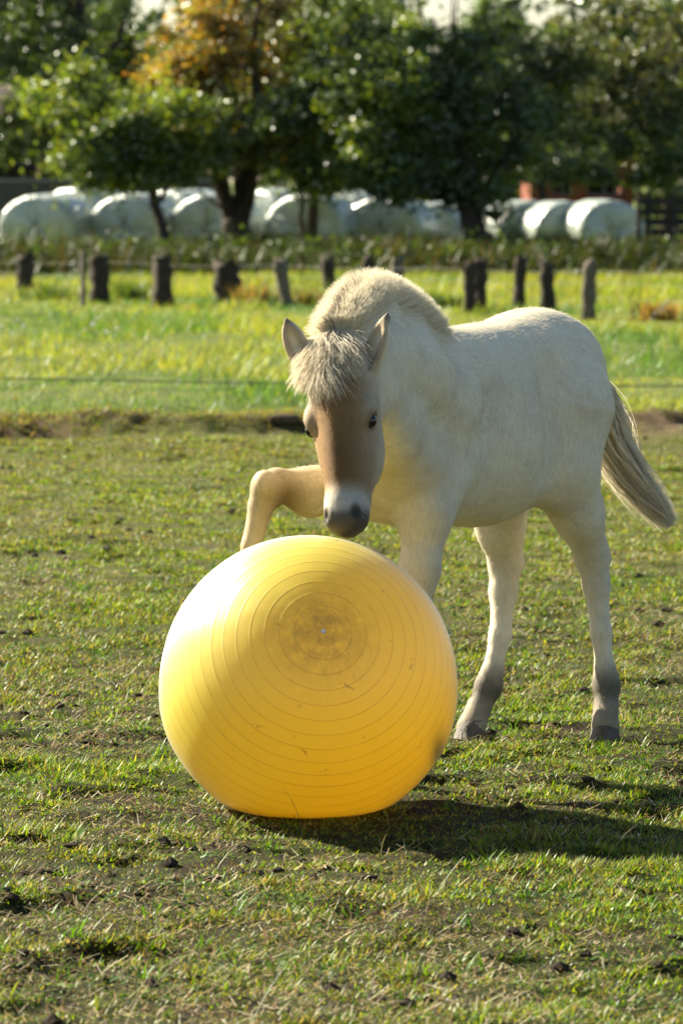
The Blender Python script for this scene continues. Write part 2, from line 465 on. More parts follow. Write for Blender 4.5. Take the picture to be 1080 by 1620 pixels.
for (px, py, r, tx) in ((3, 518, .030, 'white flower at the very edge of the meadow below the leftmost fence post'), (37, 519, .034, 'largest white flower straight below the leftmost fence post'), (28, 508, .022, 'small white flower highest of those below the leftmost fence post'),
                        (147, 516, .036, 'big white flower below the thin pale stake'), (152, 506, .026, 'small white flower just above the big one below the thin pale stake'), (168, 528, .030, 'white flower below the thick left post and lower than its neighbours'),
                        (184, 522, .028, 'white flower nearest the leafy post of its cluster'), (134, 523, .022, 'small white flower left of the big one below the thin pale stake')):
    d = 7200 * 1.32 / (py - 276)
    flower('white_flower', px, py, d, r, petal_w, tx, 'white flowers in the meadow')
for (px, py, tx) in ((357, 585, 'yellow flower beside the electric wire left of the head of the foal'), (25, 632, 'yellow flower low at the left just above the bank'), (183, 489, 'yellow flower at the foot of the thick left fence post'), (60, 560, 'yellow flower below the white flowers at the left edge'),
                     (173, 642, 'yellow flower close above the bank below the thin pale stake'), (960, 640, 'yellow flower behind the tail of the foal'), (118, 548, 'yellow flower below the white flowers near the thin pale stake'), (300, 560, 'yellow flower below the broad crumbling post')):
    d = 7200 * 1.38 / (py - 276)
    flower('yellow_flower', px, py, d, .016, petal_y, tx, 'yellow flowers in the meadow')
# lump of turf on the bank
def lump(name, px0, px1, py0, py1, d, mat, label, cat, seed):
    a = W(px0, py1, d); b = W(px1, py0, d); c = (a + b) / 2; rx = abs(b[0] - a[0]) / 2; rz = abs(b[2] - a[2]) / 2
    g = float(gz(c[0], d)); vs = []; m, k_ = 22, 12
    rr = random.Random(seed)
    for i in range(k_ + 1):
        for j in range(m):
            la, ph = math.pi * i / k_, 2 * math.pi * j / m
            v = np.array((math.sin(la) * math.cos(ph), math.sin(la) * math.sin(ph), math.cos(la)))
            v = np.sign(v) * np.abs(v) ** .75
            q_ = 1 + .35 * (float(fbm(v[0] * 2 + seed, v[1] * 2 + v[2] * 2, 5, 3)) - .5)
            vs.append((v[0] * rx * q_, v[1] * rx * .6 * q_, rz * .7 + v[2] * rz * q_))
    mb = MB(); mb.add(vs, [(i * m + j, (i + 1) * m + j, (i + 1) * m + (j + 1) % m, i * m + (j + 1) % m) for i in range(k_) for j in range(m)])
    o = mb.build(name, mat, None, True); o.location = (c[0], d, g); return tag(o, label, cat)
soil_m = simple_mat('bank_soil', (.085, .065, .042), .95, .4, 18, .6, .1)
lump('turf_lump', 425, 474, 650, 667, 28.2, soil_m, 'dark flat lump of turf lying on the edge of the bank', 'turf lump', 3)

# low electric fence along the bank
wire_m = simple_mat('dark_wire', (.05, .045, .04), .6, .1, 10, 0)
grey_wire_m = simple_mat('grey_wire', (.30, .29, .27), .5, .1, 10, 0, .5)
post_m = simple_mat('weathered_post', (.12, .10, .075), .9, .4, 9, .6)
dark_post_m = simple_mat('rotten_post', (.042, .032, .023), .95, .45, 12, .8)
ef = thing('electric_fence', 'low electric wire strung along the bank at the edge of the meadow', 'wire fence', (0, 29.3, 0))
mb = MB(); pa, pb = W(-80, 596, 29.3), W(1180, 610, 29.5)
pts = [pa * (1 - u) + pb * u + np.array((0, 0, -.02 * math.sin(math.pi * u))) for u in np.linspace(0, 1, 14)]
ext = [pa + (pa - pb) * .5] + pts + [pb + (pb - pa) * .5]
mb.tube(ext, [.0042] * len(ext), 6); hold(mb.build('wire', wire_m), ef)
for e in (ext[0], ext[-1]):
    g = float(gz(e[0], e[1])); mb = MB(); mb.tube([(e[0], e[1], g - .1), (e[0], e[1], g + .5)], [.03, .028], 10); hold(mb.build('post', post_m), ef)

# ---------------------------------------------------------------- leaves
def leaf_cloud(ctr, rad, n, size, cols, shell=1.6):
    """Random pointed leaves inside ellipsoid clumps. ctr (M,3), rad (M,3)"""
    M = len(ctr); vol = (rad[:, 0] * rad[:, 1] * rad[:, 2]) ** (2 / 3); cdf = np.cumsum(vol) / vol.sum()
    i = np.searchsorted(cdf, rng.random(n)).clip(0, M - 1)
    d = unit0(rng.normal(size=(n, 3))); r = np.abs(rng.normal(0, .52, n)).clip(0, 1.5)
    p = ctr[i] + d * r[:, None] * rad[i]
    s = size * (.6 + .8 * rng.random(n))
    a = unit0(rng.normal(size=(n, 3)) * np.array((1, 1, .6)) + np.array((0, 0, -.45)) + d * .3)
    b = unit0(np.cross(a, rng.normal(size=(n, 3)))); c = np.cross(a, b)
    w = s * (.28 + .14 * rng.random(n))
    v = np.stack([p, p + a * (s * .45)[:, None] + b * w[:, None] + c * (w * .25)[:, None], p + a * s[:, None] - c * (s * .08)[:, None], p + a * (s * .45)[:, None] - b * w[:, None] + c * (w * .25)[:, None]], 1)
    return v, i, p, cols
def unit0(v): return v / (np.linalg.norm(v, axis=-1, keepdims=True) + 1e-9)
def leaves_obj(name, v, cols, mat):
    n = len(v)
    fl = (np.arange(n)[:, None, None] * 4 + np.array([[0, 1, 2], [0, 2, 3]])[None]).reshape(-1)
    return mesh_np(name, v.reshape(-1, 3), fl, np.full(2 * n, 3), mat, cols=np.repeat(cols, 4, 0))
leaf_m = leaf_mat('tree_leaf', .52, .08, .36, (1.4, 1.25, .45))
bark_m = simple_mat('dark_bark', (.062, .050, .038), .95, .4, 7, .9, .1)
GREENS = [(.05, .10, .010), (.075, .135, .012), (.11, .165, .018), (.030, .058, .009)]
LIME = [(.11, .185, .012), (.15, .215, .016), (.19, .23, .025), (.065, .12, .012)]
OLIVE = [(.07, .095, .014), (.10, .125, .018), (.040, .058, .011), (.13, .135, .03)]
ORANGE = [(.34, .16, .022), (.32, .21, .03), (.20, .20, .022), (.12, .15, .018)]
YEL = [(.16, .15, .025), (.12, .14, .025), (.20, .17, .03), (.08, .11, .02)]
SKY_GAPS = ((250, 5, 44), (705, -5, 40), (842, 20, 36))
def tree(name, label, trunk, limbs, crowns, n, size=.088, group=None):
    """trunk, limbs: lists of (px, py, width_px) at depth d; crowns: (px, py, rx, rz, d, clumps, palette)"""
    d0 = trunk[0][3] if len(trunk[0]) > 3 else None
    base = W(trunk[0][0], trunk[0][1], d0); gb = float(gz(base[0], d0))
    root = thing(name, label, 'tree', (base[0], d0, gb), group)
    mpp = d0 / 7200
    pts = [W(a[0], a[1], d0) for a in trunk]; pts[0] = np.array((base[0], d0, gb - .1))
    mb = MB()
    fine = polyline0(pts, 14); wd = np.interp(np.linspace(0, 1, 14), np.linspace(0, 1, len(trunk)), [a[2] * mpp / 2 for a in trunk])
    wd[0] *= 1.35; wd[1] *= 1.1
    fine += np.stack([fbm(np.arange(14) * .7, np.full(14, base[0] * 3), 7, 2) - .5, np.zeros(14), np.zeros(14)], 1) * .10
    mb.tube(fine, list(wd), 9, True, .12)
    tk = hold(mb.build('trunk', bark_m, None, True), root)
    for lb in limbs:
        mb = MB(); dd = lb[0][3] if len(lb[0]) > 3 else d0
        P_ = [W(a[0], a[1], dd) for a in lb]; f_ = polyline0(P_, 9)
        f_[1:-1] += rng.normal(0, .03, (7, 3))
        mb.tube(f_, list(np.interp(np.linspace(0, 1, 9), np.linspace(0, 1, len(lb)), [a[2] * mpp / 2 for a in lb])), 7, True, .1)
        hold(mb.build('limb', bark_m, None, True), root)
    cs, rs, pls = [], [], []
    for (px, py, rx, rz, d, m, pl) in crowns:
        k = d / 7200
        dirs = unit0(rng.normal(size=(m, 3))); rr = rng.random(m)[:, None] ** .5 * (.8 + .45 * rng.random((m, 1)))
        c = W(px, py, d) + dirs * rr * np.array((rx * k, (rx + rz) * .5 * k * .8, rz * k)) * .86
        cs.append(c); q_ = .24 + .36 * rng.random((m, 1)) ** 1.5; rs.append(q_ * np.array((1.15, 1.0, .75))); pls += [pl] * m
    cs = np.concatenate(cs); rs = np.concatenate(rs)
    u_ = 540 + 7200 * cs[:, 0] / cs[:, 1]; v_ = 276 + (CAM_Z - cs[:, 2]) * 7200 / cs[:, 1]
    ok = np.ones(len(cs), bool)
    for gx_, gy_, gr_ in SKY_GAPS: ok &= (u_ - gx_) ** 2 + ((v_ - gy_) * 1.2) ** 2 > gr_ ** 2      # openings in the canopy
    ok &= rng.random(len(cs)) > .08
    cs, rs = cs[ok], rs[ok]; pls = [q_ for q_, k_ in zip(pls, ok) if k_]
    n = int(n * 1.75)
    v, i, p, _ = leaf_cloud(cs, rs, n, size, None)
    P_ = np.array([q_[0:4] for q_ in pls])[i, rng.integers(0, 4, n)]
    tone = (.55 + .85 * rng.random(len(cs)) ** 1.3)[i]
    cols = P_ * tone[:, None] * (.8 + .4 * rng.random((n, 1)))
    keepm = p[:, 2] > gb + .35
    tw = MB()                                                       # twigs into the clumps
    o = leaves_obj('crown', v[keepm], cols[keepm], leaf_m); hold(o, root)
    tips = fine[-4:]
    pick = rng.permutation(len(cs))[:min(len(cs), 26)]
    for j in pick:
        a = np.array(tips[rng.integers(0, 4)]); e = cs[j]
        m_ = (a + e) / 2 + rng.normal(0, .15, 3)
        tw.tube([a, m_, e], [.035, .022, .008], 5)
    hold(tw.build('branches', bark_m), root)
    return root
def polyline0(P, k):
    P = np.array(P); seg = np.linalg.norm(np.diff(P, axis=0), axis=1); s = np.concatenate([[0], np.cumsum(seg)]) / seg.sum(); u = np.linspace(0, 1, k)
    return np.stack([np.interp(u, s, P[:, i]) for i in range(3)], 1)

tree('broadleaf_tree', 'big dark tree whose crown fills the upper left corner', [(62, 400, 34, 96), (66, 320, 30), (80, 200, 26), (120, 60, 20), (130, -60, 14)], [[(120, 120, 14), (190, 60, 11), (205, -20, 8)]],
     [(70, 80, 210, 190, 96, 170, GREENS), (-120, 60, 160, 190, 97, 60, GREENS), (110, 170, 120, 90, 95, 50, OLIVE), (60, -200, 230, 150, 97, 50, GREENS)], 30000)
tree('young_tree', 'small light green tree with a thin leaning trunk before the left bales', [(268, 428, 22, 77), (258, 380, 17), (246, 325, 15), (238, 260, 11), (230, 200, 6)], [[(246, 325, 9), (275, 280, 7), (300, 240, 4)]],
     [(215, 215, 125, 105, 77, 90, LIME), (150, 235, 65, 70, 76.5, 22, LIME), (300, 225, 75, 75, 77, 24, LIME), (120, 130, 70, 60, 77.5, 18, LIME), (230, 270, 80, 35, 77, 12, GREENS)], 16000, .084)
tree('forked_tree', 'autumn tree with orange leaves and a stout forked trunk', [(382, 428, 52, 78.5), (378, 395, 46), (374, 365, 46), (372, 345, 44)], [[(376, 362, 30), (350, 300, 26), (338, 240, 18), (320, 130, 12), (300, 20, 8)], [(374, 362, 30), (396, 300, 26), (404, 240, 20), (400, 120, 13), (410, 0, 8)]],
     [(330, 90, 125, 130, 78.5, 70, ORANGE), (360, 205, 125, 75, 78, 56, YEL), (430, 110, 85, 160, 79.5, 50, YEL), (305, 240, 75, 45, 78, 16, LIME), (350, -150, 170, 130, 79, 50, ORANGE)], 24000, .086)
tree('twin_stem_tree', 'dark green tree on two slim upright stems beside the forked tree', [(493, 425, 22, 80), (494, 370, 18), (498, 310, 17), (495, 240, 14), (500, 120, 9)], [[(478, 424, 10), (476, 350, 9), (474, 300, 8), (470, 220, 5)], [(498, 305, 11), (525, 270, 9), (550, 220, 6)]],
     [(500, 150, 115, 180, 80, 110, GREENS), (545, 60, 90, 100, 79, 40, LIME), (440, 215, 70, 70, 79, 22, GREENS), (560, 215, 60, 80, 78.5, 22, LIME), (500, 270, 95, 45, 79.5, 26, GREENS), (510, -160, 150, 140, 80.5, 40, GREENS)], 20000)
tree('spreading_tree', 'broad green tree with low hanging boughs behind the foal', [(752, 440, 48, 76.5), (748, 380, 40), (744, 330, 36), (736, 260, 28), (720, 150, 18)], [[(744, 320, 20), (690, 250, 15), (640, 200, 9)], [(746, 330, 18), (790, 270, 14), (830, 200, 8)]],
     [(690, 150, 215, 150, 76.5, 170, GREENS), (600, 150, 110, 140, 76, 50, LIME), (635, 285, 100, 64, 76, 46, GREENS), (755, 285, 75, 70, 76.5, 28, GREENS), (840, 190, 70, 110, 77.5, 36, GREENS), (480, 190, 60, 90, 77, 22, GREENS), (880, 110, 80, 80, 78, 26, OLIVE), (700, -120, 230, 110, 77, 60, GREENS)], 42000, .086)
tree('olive_tree', 'tall olive green tree filling the upper right of the view', [(1062, 400, 30, 96), (1058, 330, 26), (1040, 220, 20), (1010, 90, 14)], [[(1045, 230, 12), (980, 160, 9), (930, 110, 6)]],
     [(985, 130, 180, 160, 96, 170, OLIVE), (920, 215, 95, 75, 95, 44, GREENS), (1050, 250, 70, 65, 95, 30, GREENS), (1120, 60, 150, 200, 97, 60, OLIVE), (1000, -150, 200, 130, 97, 50, OLIVE)], 30000)
tree('slender_tree', 'thin dark tree standing between the spreading tree and the olive tree', [(860, 400, 16, 94), (856, 300, 14), (850, 180, 10), (845, 60, 6)], [], [(850, 160, 95, 150, 94, 80, GREENS), (840, 245, 75, 60, 94, 26, OLIVE), (775, 30, 60, 60, 93, 30, GREENS), (915, 265, 90, 38, 92, 26, GREENS)], 14000)
tree('broadleaf_tree', 'bushy yellow green tree closing the gap behind the small tree and the autumn tree', [(205, 398, 30, 97), (205, 300, 26), (200, 180, 20), (196, 60, 14)], [], [(190, 130, 130, 130, 97, 100, LIME), (290, 170, 120, 110, 96, 60, GREENS)], 16000)
tree('broadleaf_tree', 'green tree closing the gap between the twin stems and the spreading tree', [(590, 398, 30, 95), (592, 300, 26), (600, 180, 20), (596, 60, 14)], [], [(580, 110, 130, 150, 95, 100, LIME), (440, 190, 110, 100, 95, 60, GREENS)], 16000)

# far trees: one wooded mass
m = 800
fx = (rng.random(m) * 2 - 1) * 30; fy = 118 + 30 * rng.random(m)
top = 6.0 + 2.2 * fbm(fx * .16, fx * 0 + 2, 150, 3) - 3.4 * np.exp(-((fx - (-5.2)) / .9) ** 2) - 2.6 * np.exp(-((fx - 3.0) / .9) ** 2) - 3.0 * np.exp(-((fx - 5.2) / .8) ** 2)
fz_ = top * rng.random(m) ** .6
c = np.stack([fx, fy, fz_], 1); r = np.tile(np.array((1.6, 1.3, 1.0)), (m, 1)) * (.7 + .6 * rng.random((m, 1)))
v, i, p, _ = leaf_cloud(c, r, 70000, .38, None)
cols = np.array(GREENS)[rng.integers(0, 4, len(v))] * (.22 + .45 * rng.random(m))[i][:, None]  # greens scaled down so the sunlit wood reads as shaded
wood = leaves_obj('far_wood', v, cols, leaf_m); tag(wood, 'dark wooded mass behind the bales and the farm buildings', kind='stuff')

# tall weeds under the trees
n = 60000
x = (rng.random(n) * 2 - 1) * 11.5; y = 67.6 + 10 * rng.random(n)
k = rng.random(n) < .25 + .75 * sstep(.36, .55, fbm(x * .9, y * .6, 160, 3)); x, y = x[k], y[k]; n = len(x)
hw = (.24 + .48 * rng.random(n)) * (.25 + 1.35 * fbm(x * .8, y * .4, 161, 3)) * (.55 + .45 * sstep(67, 69, y))
weeds = blades('tall_weeds', x, y, hw, .018 + .022 * rng.random(n), rng.random(n) * 6.283, .05 + .6 * rng.random(n), .1 + .5 * rng.random(n), pal(n, [(.018, .032, .006), (.028, .034, .009), (.014, .027, .005), (.055, .042, .018), (.024, .044, .006)]), meadow_m, segs=2)  # palette darkened to stand in for tree shade over the weeds
tag(weeds, 'tall tangled weeds growing in front of the wrapped bales', kind='stuff')
m = 520
wx = (rng.random(m) * 2 - 1) * 11.5; wy = 68.5 + 9 * rng.random(m)
c = np.stack([wx, wy, gz(wx, wy) + .16 + .24 * rng.random(m)], 1); r = np.tile(np.array((.36, .3, .26)), (m, 1))
v, i, p, _ = leaf_cloud(c, r, 34000, .075, None)
cols = np.array(GREENS + [(.09, .07, .03)])[rng.integers(0, 5, len(v))] * (.2 + .7 * rng.random(m))[i][:, None]  # greens scaled down, tree shade put into the leaf colour
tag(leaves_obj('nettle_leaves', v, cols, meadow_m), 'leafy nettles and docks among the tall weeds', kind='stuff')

# ---------------------------------------------------------------- wrapped bales
film = NT('bale_film'); t = film
t.l(t.ramp(t.noise(3.2, 6, .65), [(.3, (.27, .32, .26)), (.7, (.46, .50, .44))]), t.b.inputs['Base Color'])
t.l(t.math('MULTIPLY_ADD', t.noise(5, 4), .30, .12), t.b.inputs['Roughness'])
t.b.inputs['Specular IOR Level'].default_value = .9
wv = t.new('TexWave'); wv.inputs['Scale'].default_value = 5; wv.inputs['Distortion'].default_value = 6; wv.inputs['Detail'].default_value = 3
t.l(t.new('TexCoord').outputs['Object'], wv.inputs['Vector'])
t.l(t.bump(t.math('ADD', t.noise(9, 5, .6), t.math('MULTIPLY', wv.outputs['Fac'], .35)), .55, .035), t.b.inputs['Normal'])
def bale(px, d, halfw, h, rz, length, label):
    x_ = (px - 540) / 7200 * d; z_ = float(gz(x_, d))
    root = thing('wrapped_bale', label, 'bale', (x_, d, z_), 'film wrapped round bales under the trees')
    m = 56; prof = [(0, -.5), (.45, -.503), (.80, -.495), (.93, -.475), (.985, -.43), (1.0, -.36), (1.01, -.18), (1.015, 0), (1.01, .18), (1.0, .36), (.985, .43), (.93, .475), (.80, .495), (.45, .503), (0, .5)]
    vs = []; ca, sa = math.cos(rz), math.sin(rz); sd = random.random() * 40
    for (rr, ly) in prof:
        for k in range(m):
            an = 2 * math.pi * k / m
            q_ = 1 + .035 * (float(vnoise(math.cos(an) * 2.2 + sd, math.sin(an) * 2.2 + ly * 3, 3)) - .5) + .010 * math.sin(an * 17 + ly * 6 + sd)
            u, w_ = halfw * rr * q_ * math.cos(an), h * .5 * rr * q_ * math.sin(an)
            w_ = max(w_, -h * .5 * .93)
            if w_ < 0: u *= 1 + .06 * (-w_ / h)
            yy = ly * length + .02 * math.sin(an * 3 + sd) * (abs(ly) > .4)
            vs.append((u * ca - yy * sa, u * sa + yy * ca, w_ + h * .465))
    mb = MB(); K = len(prof)
    mb.add(vs, [(i * m + k, i * m + (k + 1) % m, (i + 1) * m + (k + 1) % m, (i + 1) * m + k) for i in range(K - 1) for k in range(m)])
    o = mb.build('film_wrap', film.m, None, True); o.parent = root
    mb = MB()                                                   # gathered film on the two ends
    for e in (-1,):
        for k in range(12):
            a = 2 * math.pi * k / 12 + random.uniform(-.12, .12); r1 = random.uniform(.35, .8)
            p0 = (.05 * halfw * math.cos(a), .05 * h * math.sin(a)); p1 = (r1 * halfw * math.cos(a), r1 * h * .5 * math.sin(a))
            pp = [((p0[0] * (1 - q_) + p1[0] * q_) * ca - e * (.507 * length) * sa, (p0[0] * (1 - q_) + p1[0] * q_) * sa + e * (.507 * length) * ca, p0[1] * (1 - q_) + p1[1] * q_ + h * .465) for q_ in (0, .5, 1)]
            mb.tube(pp, [.014, .010, .004], 5)
    o = mb.build('film_pleats', film.m, None, True); o.parent = root
    return root
BY = R(-20)
bale(78, 82.0, .76, 1.22, BY, 1.2, 'wrapped bale at the far left of the front row')
bale(218, 82.2, .74, 1.20, BY, 1.2, 'wrapped bale behind the thin trunk of the small tree')
bale(345, 82.1, .75, 1.21, BY, 1.2, 'wrapped bale behind the stout forked trunk')
bale(496, 82.0, .76, 1.22, BY, 1.2, 'wrapped bale behind the two slim stems')
bale(618, 82.4, .80, 1.14, BY, 1.2, 'wrapped bale half hidden by the hanging boughs of the spreading tree')
bale(690, 83.6, .70, 1.06, R(-20), 1.2, 'wrapped bale just left of the spreading tree trunk')
bale(140, 84.3, .72, 1.33, R(-40), 1.25, 'wrapped bale in the second row peeping over the two left bales')
bale(296, 84.2, .74, 1.28, R(-40), 1.25, 'wrapped bale in the second row between the small tree and the forked tree')
bale(437, 84.4, .74, 1.30, R(-40), 1.25, 'wrapped bale in the second row right of the forked trunk')
bale(568, 84.6, .74, 1.24, R(-40), 1.25, 'wrapped bale in the second row right of the two slim stems')
bale(822, 83.4, .66, 1.07, R(24), 1.15, 'wrapped bale right of the spreading tree trunk')
bale(880, 82.7, .64, 1.06, R(22), 1.15, 'wrapped bale in the middle of the three before the brick shed')
bale(950, 82.0, .64, 1.08, R(20), 1.15, 'wrapped bale at the right end of the row beside a thin stake')

# ---------------------------------------------------------------- old field fence
fence = thing('field_fence', 'old field fence of squat rotten posts and sagging wires', 'fence', (0, 56, 0))
def post(px, top_, bot, wpx, lean, mat, label=None, square=False, ivy=0):
    d = 7200 * 1.47 / (bot - 276); b = W(px - lean / 2, bot, d); tt = W(px + lean / 2, top_, d); g = float(gz(b[0], d))
    r = wpx / 2 * d / 7200
    mb = MB(); k = 7; f_ = [b * (1 - u) + tt * u for u in np.linspace(0, 1, k)]; f_[0][2] = g - .15
    rad = [r * (1.0 + .12 * math.sin(j * 2.3 + px)) * (1.12 if j == 0 else 1) for j in range(k)]
    mb.tube(f_, rad, 4 if square else 11, True, .06 if square else .20)
    if not square:
        q0 = len(mb.v) - 11
        for j in range(11): mb.v[q0 + j] = (mb.v[q0 + j][0], mb.v[q0 + j][1], mb.v[q0 + j][2] + random.uniform(-.07, .06))
    o = hold(mb.build('post', mat, None, not square), fence)
    if label: o['label'] = label
    if ivy:
        c = np.array([f_[j] for j in (2, 3, 4, 5, 6)]) + rng.normal(0, .05, (5, 3)); c[-1][2] += .03
        v, i, p, _ = leaf_cloud(c, np.tile(np.array((r * 1.5, r * 1.5, .10)), (5, 1)), ivy, .05, None)
        io = leaves_obj('ivy', v, np.array(LIME)[rng.integers(0, 4, len(v))], leaf_m)
        io.parent = o; io.matrix_parent_inverse = Matrix.Translation(-fence.location)
    return tt
post(40, 402, 452, 25, 2, dark_post_m); post(131, 396, 478, 9, 0, post_m, 'thin pale stake', True)
post(157, 408, 474, 30, -2, dark_post_m); post(257, 404, 480, 30, 0, dark_post_m, 'post overgrown with green leaves', False, 90)
post(360, 414, 476, 42, -2, dark_post_m, 'broad crumbling post', False, 60); post(448, 414, 482, 21, -14, post_m, 'leaning post')
post(520, 408, 466, 21, -6, dark_post_m); post(582, 404, 456, 18, 2, dark_post_m); post(628, 406, 458, 20, 4, post_m)
post(742, 420, 490, 20, 0, dark_post_m, 'post overgrown with green leaves', False, 110); post(760, 412, 488, 20, 0, dark_post_m)
post(822, 406, 482, 19, 2, dark_post_m); post(866, 414, 488, 22, -3, dark_post_m, 'post overgrown with green leaves', False, 50); post(932, 414, 498, 22, 3, post_m)
post(-70, 400, 450, 24, 0, dark_post_m); post(1130, 412, 505, 22, 0, post_m)
for (ya, yb, r) in ((412, 434, .0026), (430, 452, .0026), (452, 476, .0024)):
    mb = MB(); P_ = [W(px, ya + (yb - ya) * (px + 70) / 1200 + 2 * math.sin(px * .025), 61.5 - 7.5 * (px + 70) / 1200) for px in np.linspace(-70, 1130, 26)]
    mb.tube(P_, [r] * 26, 5); hold(mb.build('wire', grey_wire_m), fence)
# brown dock clumps by the posts
def clump(px, py, hgt, wid, pl, label, cat='weed clump', n=160):
    d = 7200 * 1.47 / (py - 276); c = W(px, py, d); g = float(gz(c[0], d))
    x = c[0] + rng.normal(0, wid * .35, n); y = d + rng.normal(0, wid * .3, n)
    o = blades('weed_clump', x, y, hgt * (.5 + .5 * rng.random(n)), .012 + .014 * rng.random(n), rng.random(n) * 6.283, .1 + .5 * rng.random(n), .2 + .4 * rng.random(n), pal(n, pl), meadow_m)
    return tag(o, label, cat)
BR = [(.20, .12, .05), (.26, .16, .07), (.15, .10, .04), (.14, .13, .04)]; GR = [(.06, .11, .02), (.09, .13, .03), (.05, .09, .02)]
clump(400, 478, .42, .34, BR, 'rusty brown dock clump between the broad crumbling post and the leaning post')
clump(80, 470, .36, .5, GR, 'dark green weed clump right of the leftmost post')
clump(205, 470, .40, .3, GR, 'green weed clump between the thick left post and the leafy post')
clump(480, 478, .34, .4, BR + GR, 'mixed weed clump right of the leaning post')
clump(1040, 500, .34, .42, BR, 'brown weed clump right of the last post')
clump(700, 480, .30, .3, GR, 'green weed clump left of the leafy double post')

# ---------------------------------------------------------------- farm buildings far behind
brick_m = simple_mat('red_brickwork', (.20, .055, .028), .9, .25, 30, .4); board_m = simple_mat('dark_boards', (.035, .029, .024), .9, .4, 4, .5)
tile_m = simple_mat('dull_roof_tiles', (.05, .032, .026), .9, .3, 12, .5); glass_m = simple_mat('dim_glass', (.10, .09, .11), .15, .15, 2, 0, .6)
frame_m = simple_mat('grey_frame', (.13, .115, .125), .7, .1, 6, .1); conc_m = simple_mat('old_concrete', (.20, .195, .18), .95, .25, 3, .4)
def building(name, label, x0, x1, d, hw, dep, wall_m, roof_m, wins):
    g = float(gz((x0 + x1) / 2, d)); cx = (x0 + x1) / 2
    root = thing(name, label, 'building', (cx, d, g))
    mb = MB(); ys = d; T = .25
    xs = sorted(set([x0, x1] + [q_ for w_ in wins for q_ in (w_[0], w_[1])])); zs = sorted(set([0, hw] + [q_ for w_ in wins for q_ in (w_[2], w_[3])]))
    for i in range(len(xs) - 1):
        for j in range(len(zs) - 1):
            mx, mz = (xs[i] + xs[i + 1]) / 2, (zs[j] + zs[j + 1]) / 2
            if any(w_[0] < mx < w_[1] and w_[2] < mz < w_[3] for w_ in wins): continue
            mb.box((mx, ys + T / 2, g + mz), (xs[i + 1] - xs[i], T, zs[j + 1] - zs[j]))
    mb.box((x0 + T / 2, ys + T + (dep - T) / 2, g + hw / 2), (T, dep - T, hw)); mb.box((x1 - T / 2, ys + T + (dep - T) / 2, g + hw / 2), (T, dep - T, hw)); mb.box((cx, ys + dep + T / 2, g + hw / 2), (x1 - x0, T, hw))
    hold(mb.build('wall', wall_m), root)
    mb = MB(); rh = dep * .16; o_ = .35
    for sg in (0, 1):
        ya, yb = (ys - o_, ys + dep / 2) if sg == 0 else (ys + dep + o_, ys + dep / 2)
        za = g + hw - .1
        mb.add([(x0 - o_, ya, za), (x1 + o_, ya, za), (x1 + o_, yb, za + rh), (x0 - o_, yb, za + rh), (x0 - o_, ya, za + .14), (x1 + o_, ya, za + .14), (x1 + o_, yb, za + rh + .14), (x0 - o_, yb, za + rh + .14)],
               [(0, 1, 2, 3), (7, 6, 5, 4), (0, 4, 5, 1), (1, 5, 6, 2), (2, 6, 7, 3), (3, 7, 4, 0)])
    hold(mb.build('roof', roof_m), root)
    for w_ in wins:
        mb = MB(); wx, wz = (w_[0] + w_[1]) / 2, g + (w_[2] + w_[3]) / 2; ww, wh = w_[1] - w_[0], w_[3] - w_[2]
        for sx in (-1, 0, 1): mb.box((wx + sx * (ww / 2 - .035), ys + .10, wz), (.07, .08, wh))
        for sz in (-1, 1): mb.box((wx, ys + .10, wz + sz * (wh / 2 - .035)), (ww - .14, .076, .07))
        fr_ = hold(mb.build('window', frame_m), root)
        mb = MB(); mb.box((wx, ys + .115, wz), (ww - .15, .012, wh - .15)); pn = mb.build('pane', glass_m); pn.parent = fr_; pn.matrix_parent_inverse = Matrix.Translation(-root.location)
    return root
k = 98 / 7200
building('dark_barn', 'dark boarded barn with grey windows behind the left bales', -540 * k - 4.5, (165 - 540) * k, 98, 2.75, 4, board_m, tile_m,
         [((22 - 540) * k, (60 - 540) * k, 1.70, 2.3), ((66 - 540) * k, (84 - 540) * k, 1.70, 2.25)])
k = 100 / 7200
building('brick_shed', 'red brick shed glimpsed behind the right hand bales', (838 - 540) * k, (1000 - 540) * k, 100, 2.5, 5, brick_m, tile_m,
         [((872 - 540) * k, (905 - 540) * k, 1.05, 1.5), ((925 - 540) * k, (985 - 540) * k, 1.05, 1.5)])
k = 93 / 7200
wl = thing('yard_wall', 'low grey yard wall with a pale coping behind the left bales', 'wall', (-6.5, 93, .1)); mb = MB(); g = float(gz(-6, 93))
mb.box((-6.2, 93, g + .68), (7.6, .22, 1.36)); hold(mb.build('wall', simple_mat('dark_render', (.075, .07, .06), .95, .3, 3, .4)), wl)
mb = MB(); mb.box((-6.2, 93, g + 1.395), (7.7, .30, .06)); hold(mb.build('coping', conc_m), wl)
bf = thing('board_fence', 'dark horizontal board fence at the far right behind a thin post', 'fence', (7.3, 92, .1))
g = float(gz(7, 92))
for j in range(5):
    mb = MB(); mb.box((7.95, 92 + .003 * j, g + .14 + j * .21), (3.9, .03, .15), 0, .006); hold(mb.build('board', board_m), bf)
for q_ in (6.2, 7.4, 8.6, 9.8):
    mb = MB(); mb.box((q_, 92.09, g + .55), (.10, .10, 1.3)); hold(mb.build('post', dark_post_m), bf)
mb = MB(); p = W(1010, 420, 80.5); mb.tube([(p[0], 80.5, float(gz(p[0], 80.5)) - .1), W(1010, 300, 80.5)], [.05, .045], 8)
tag(mb.build('stake', dark_post_m), 'thin dark upright stake beside the rightmost bale', 'stake')
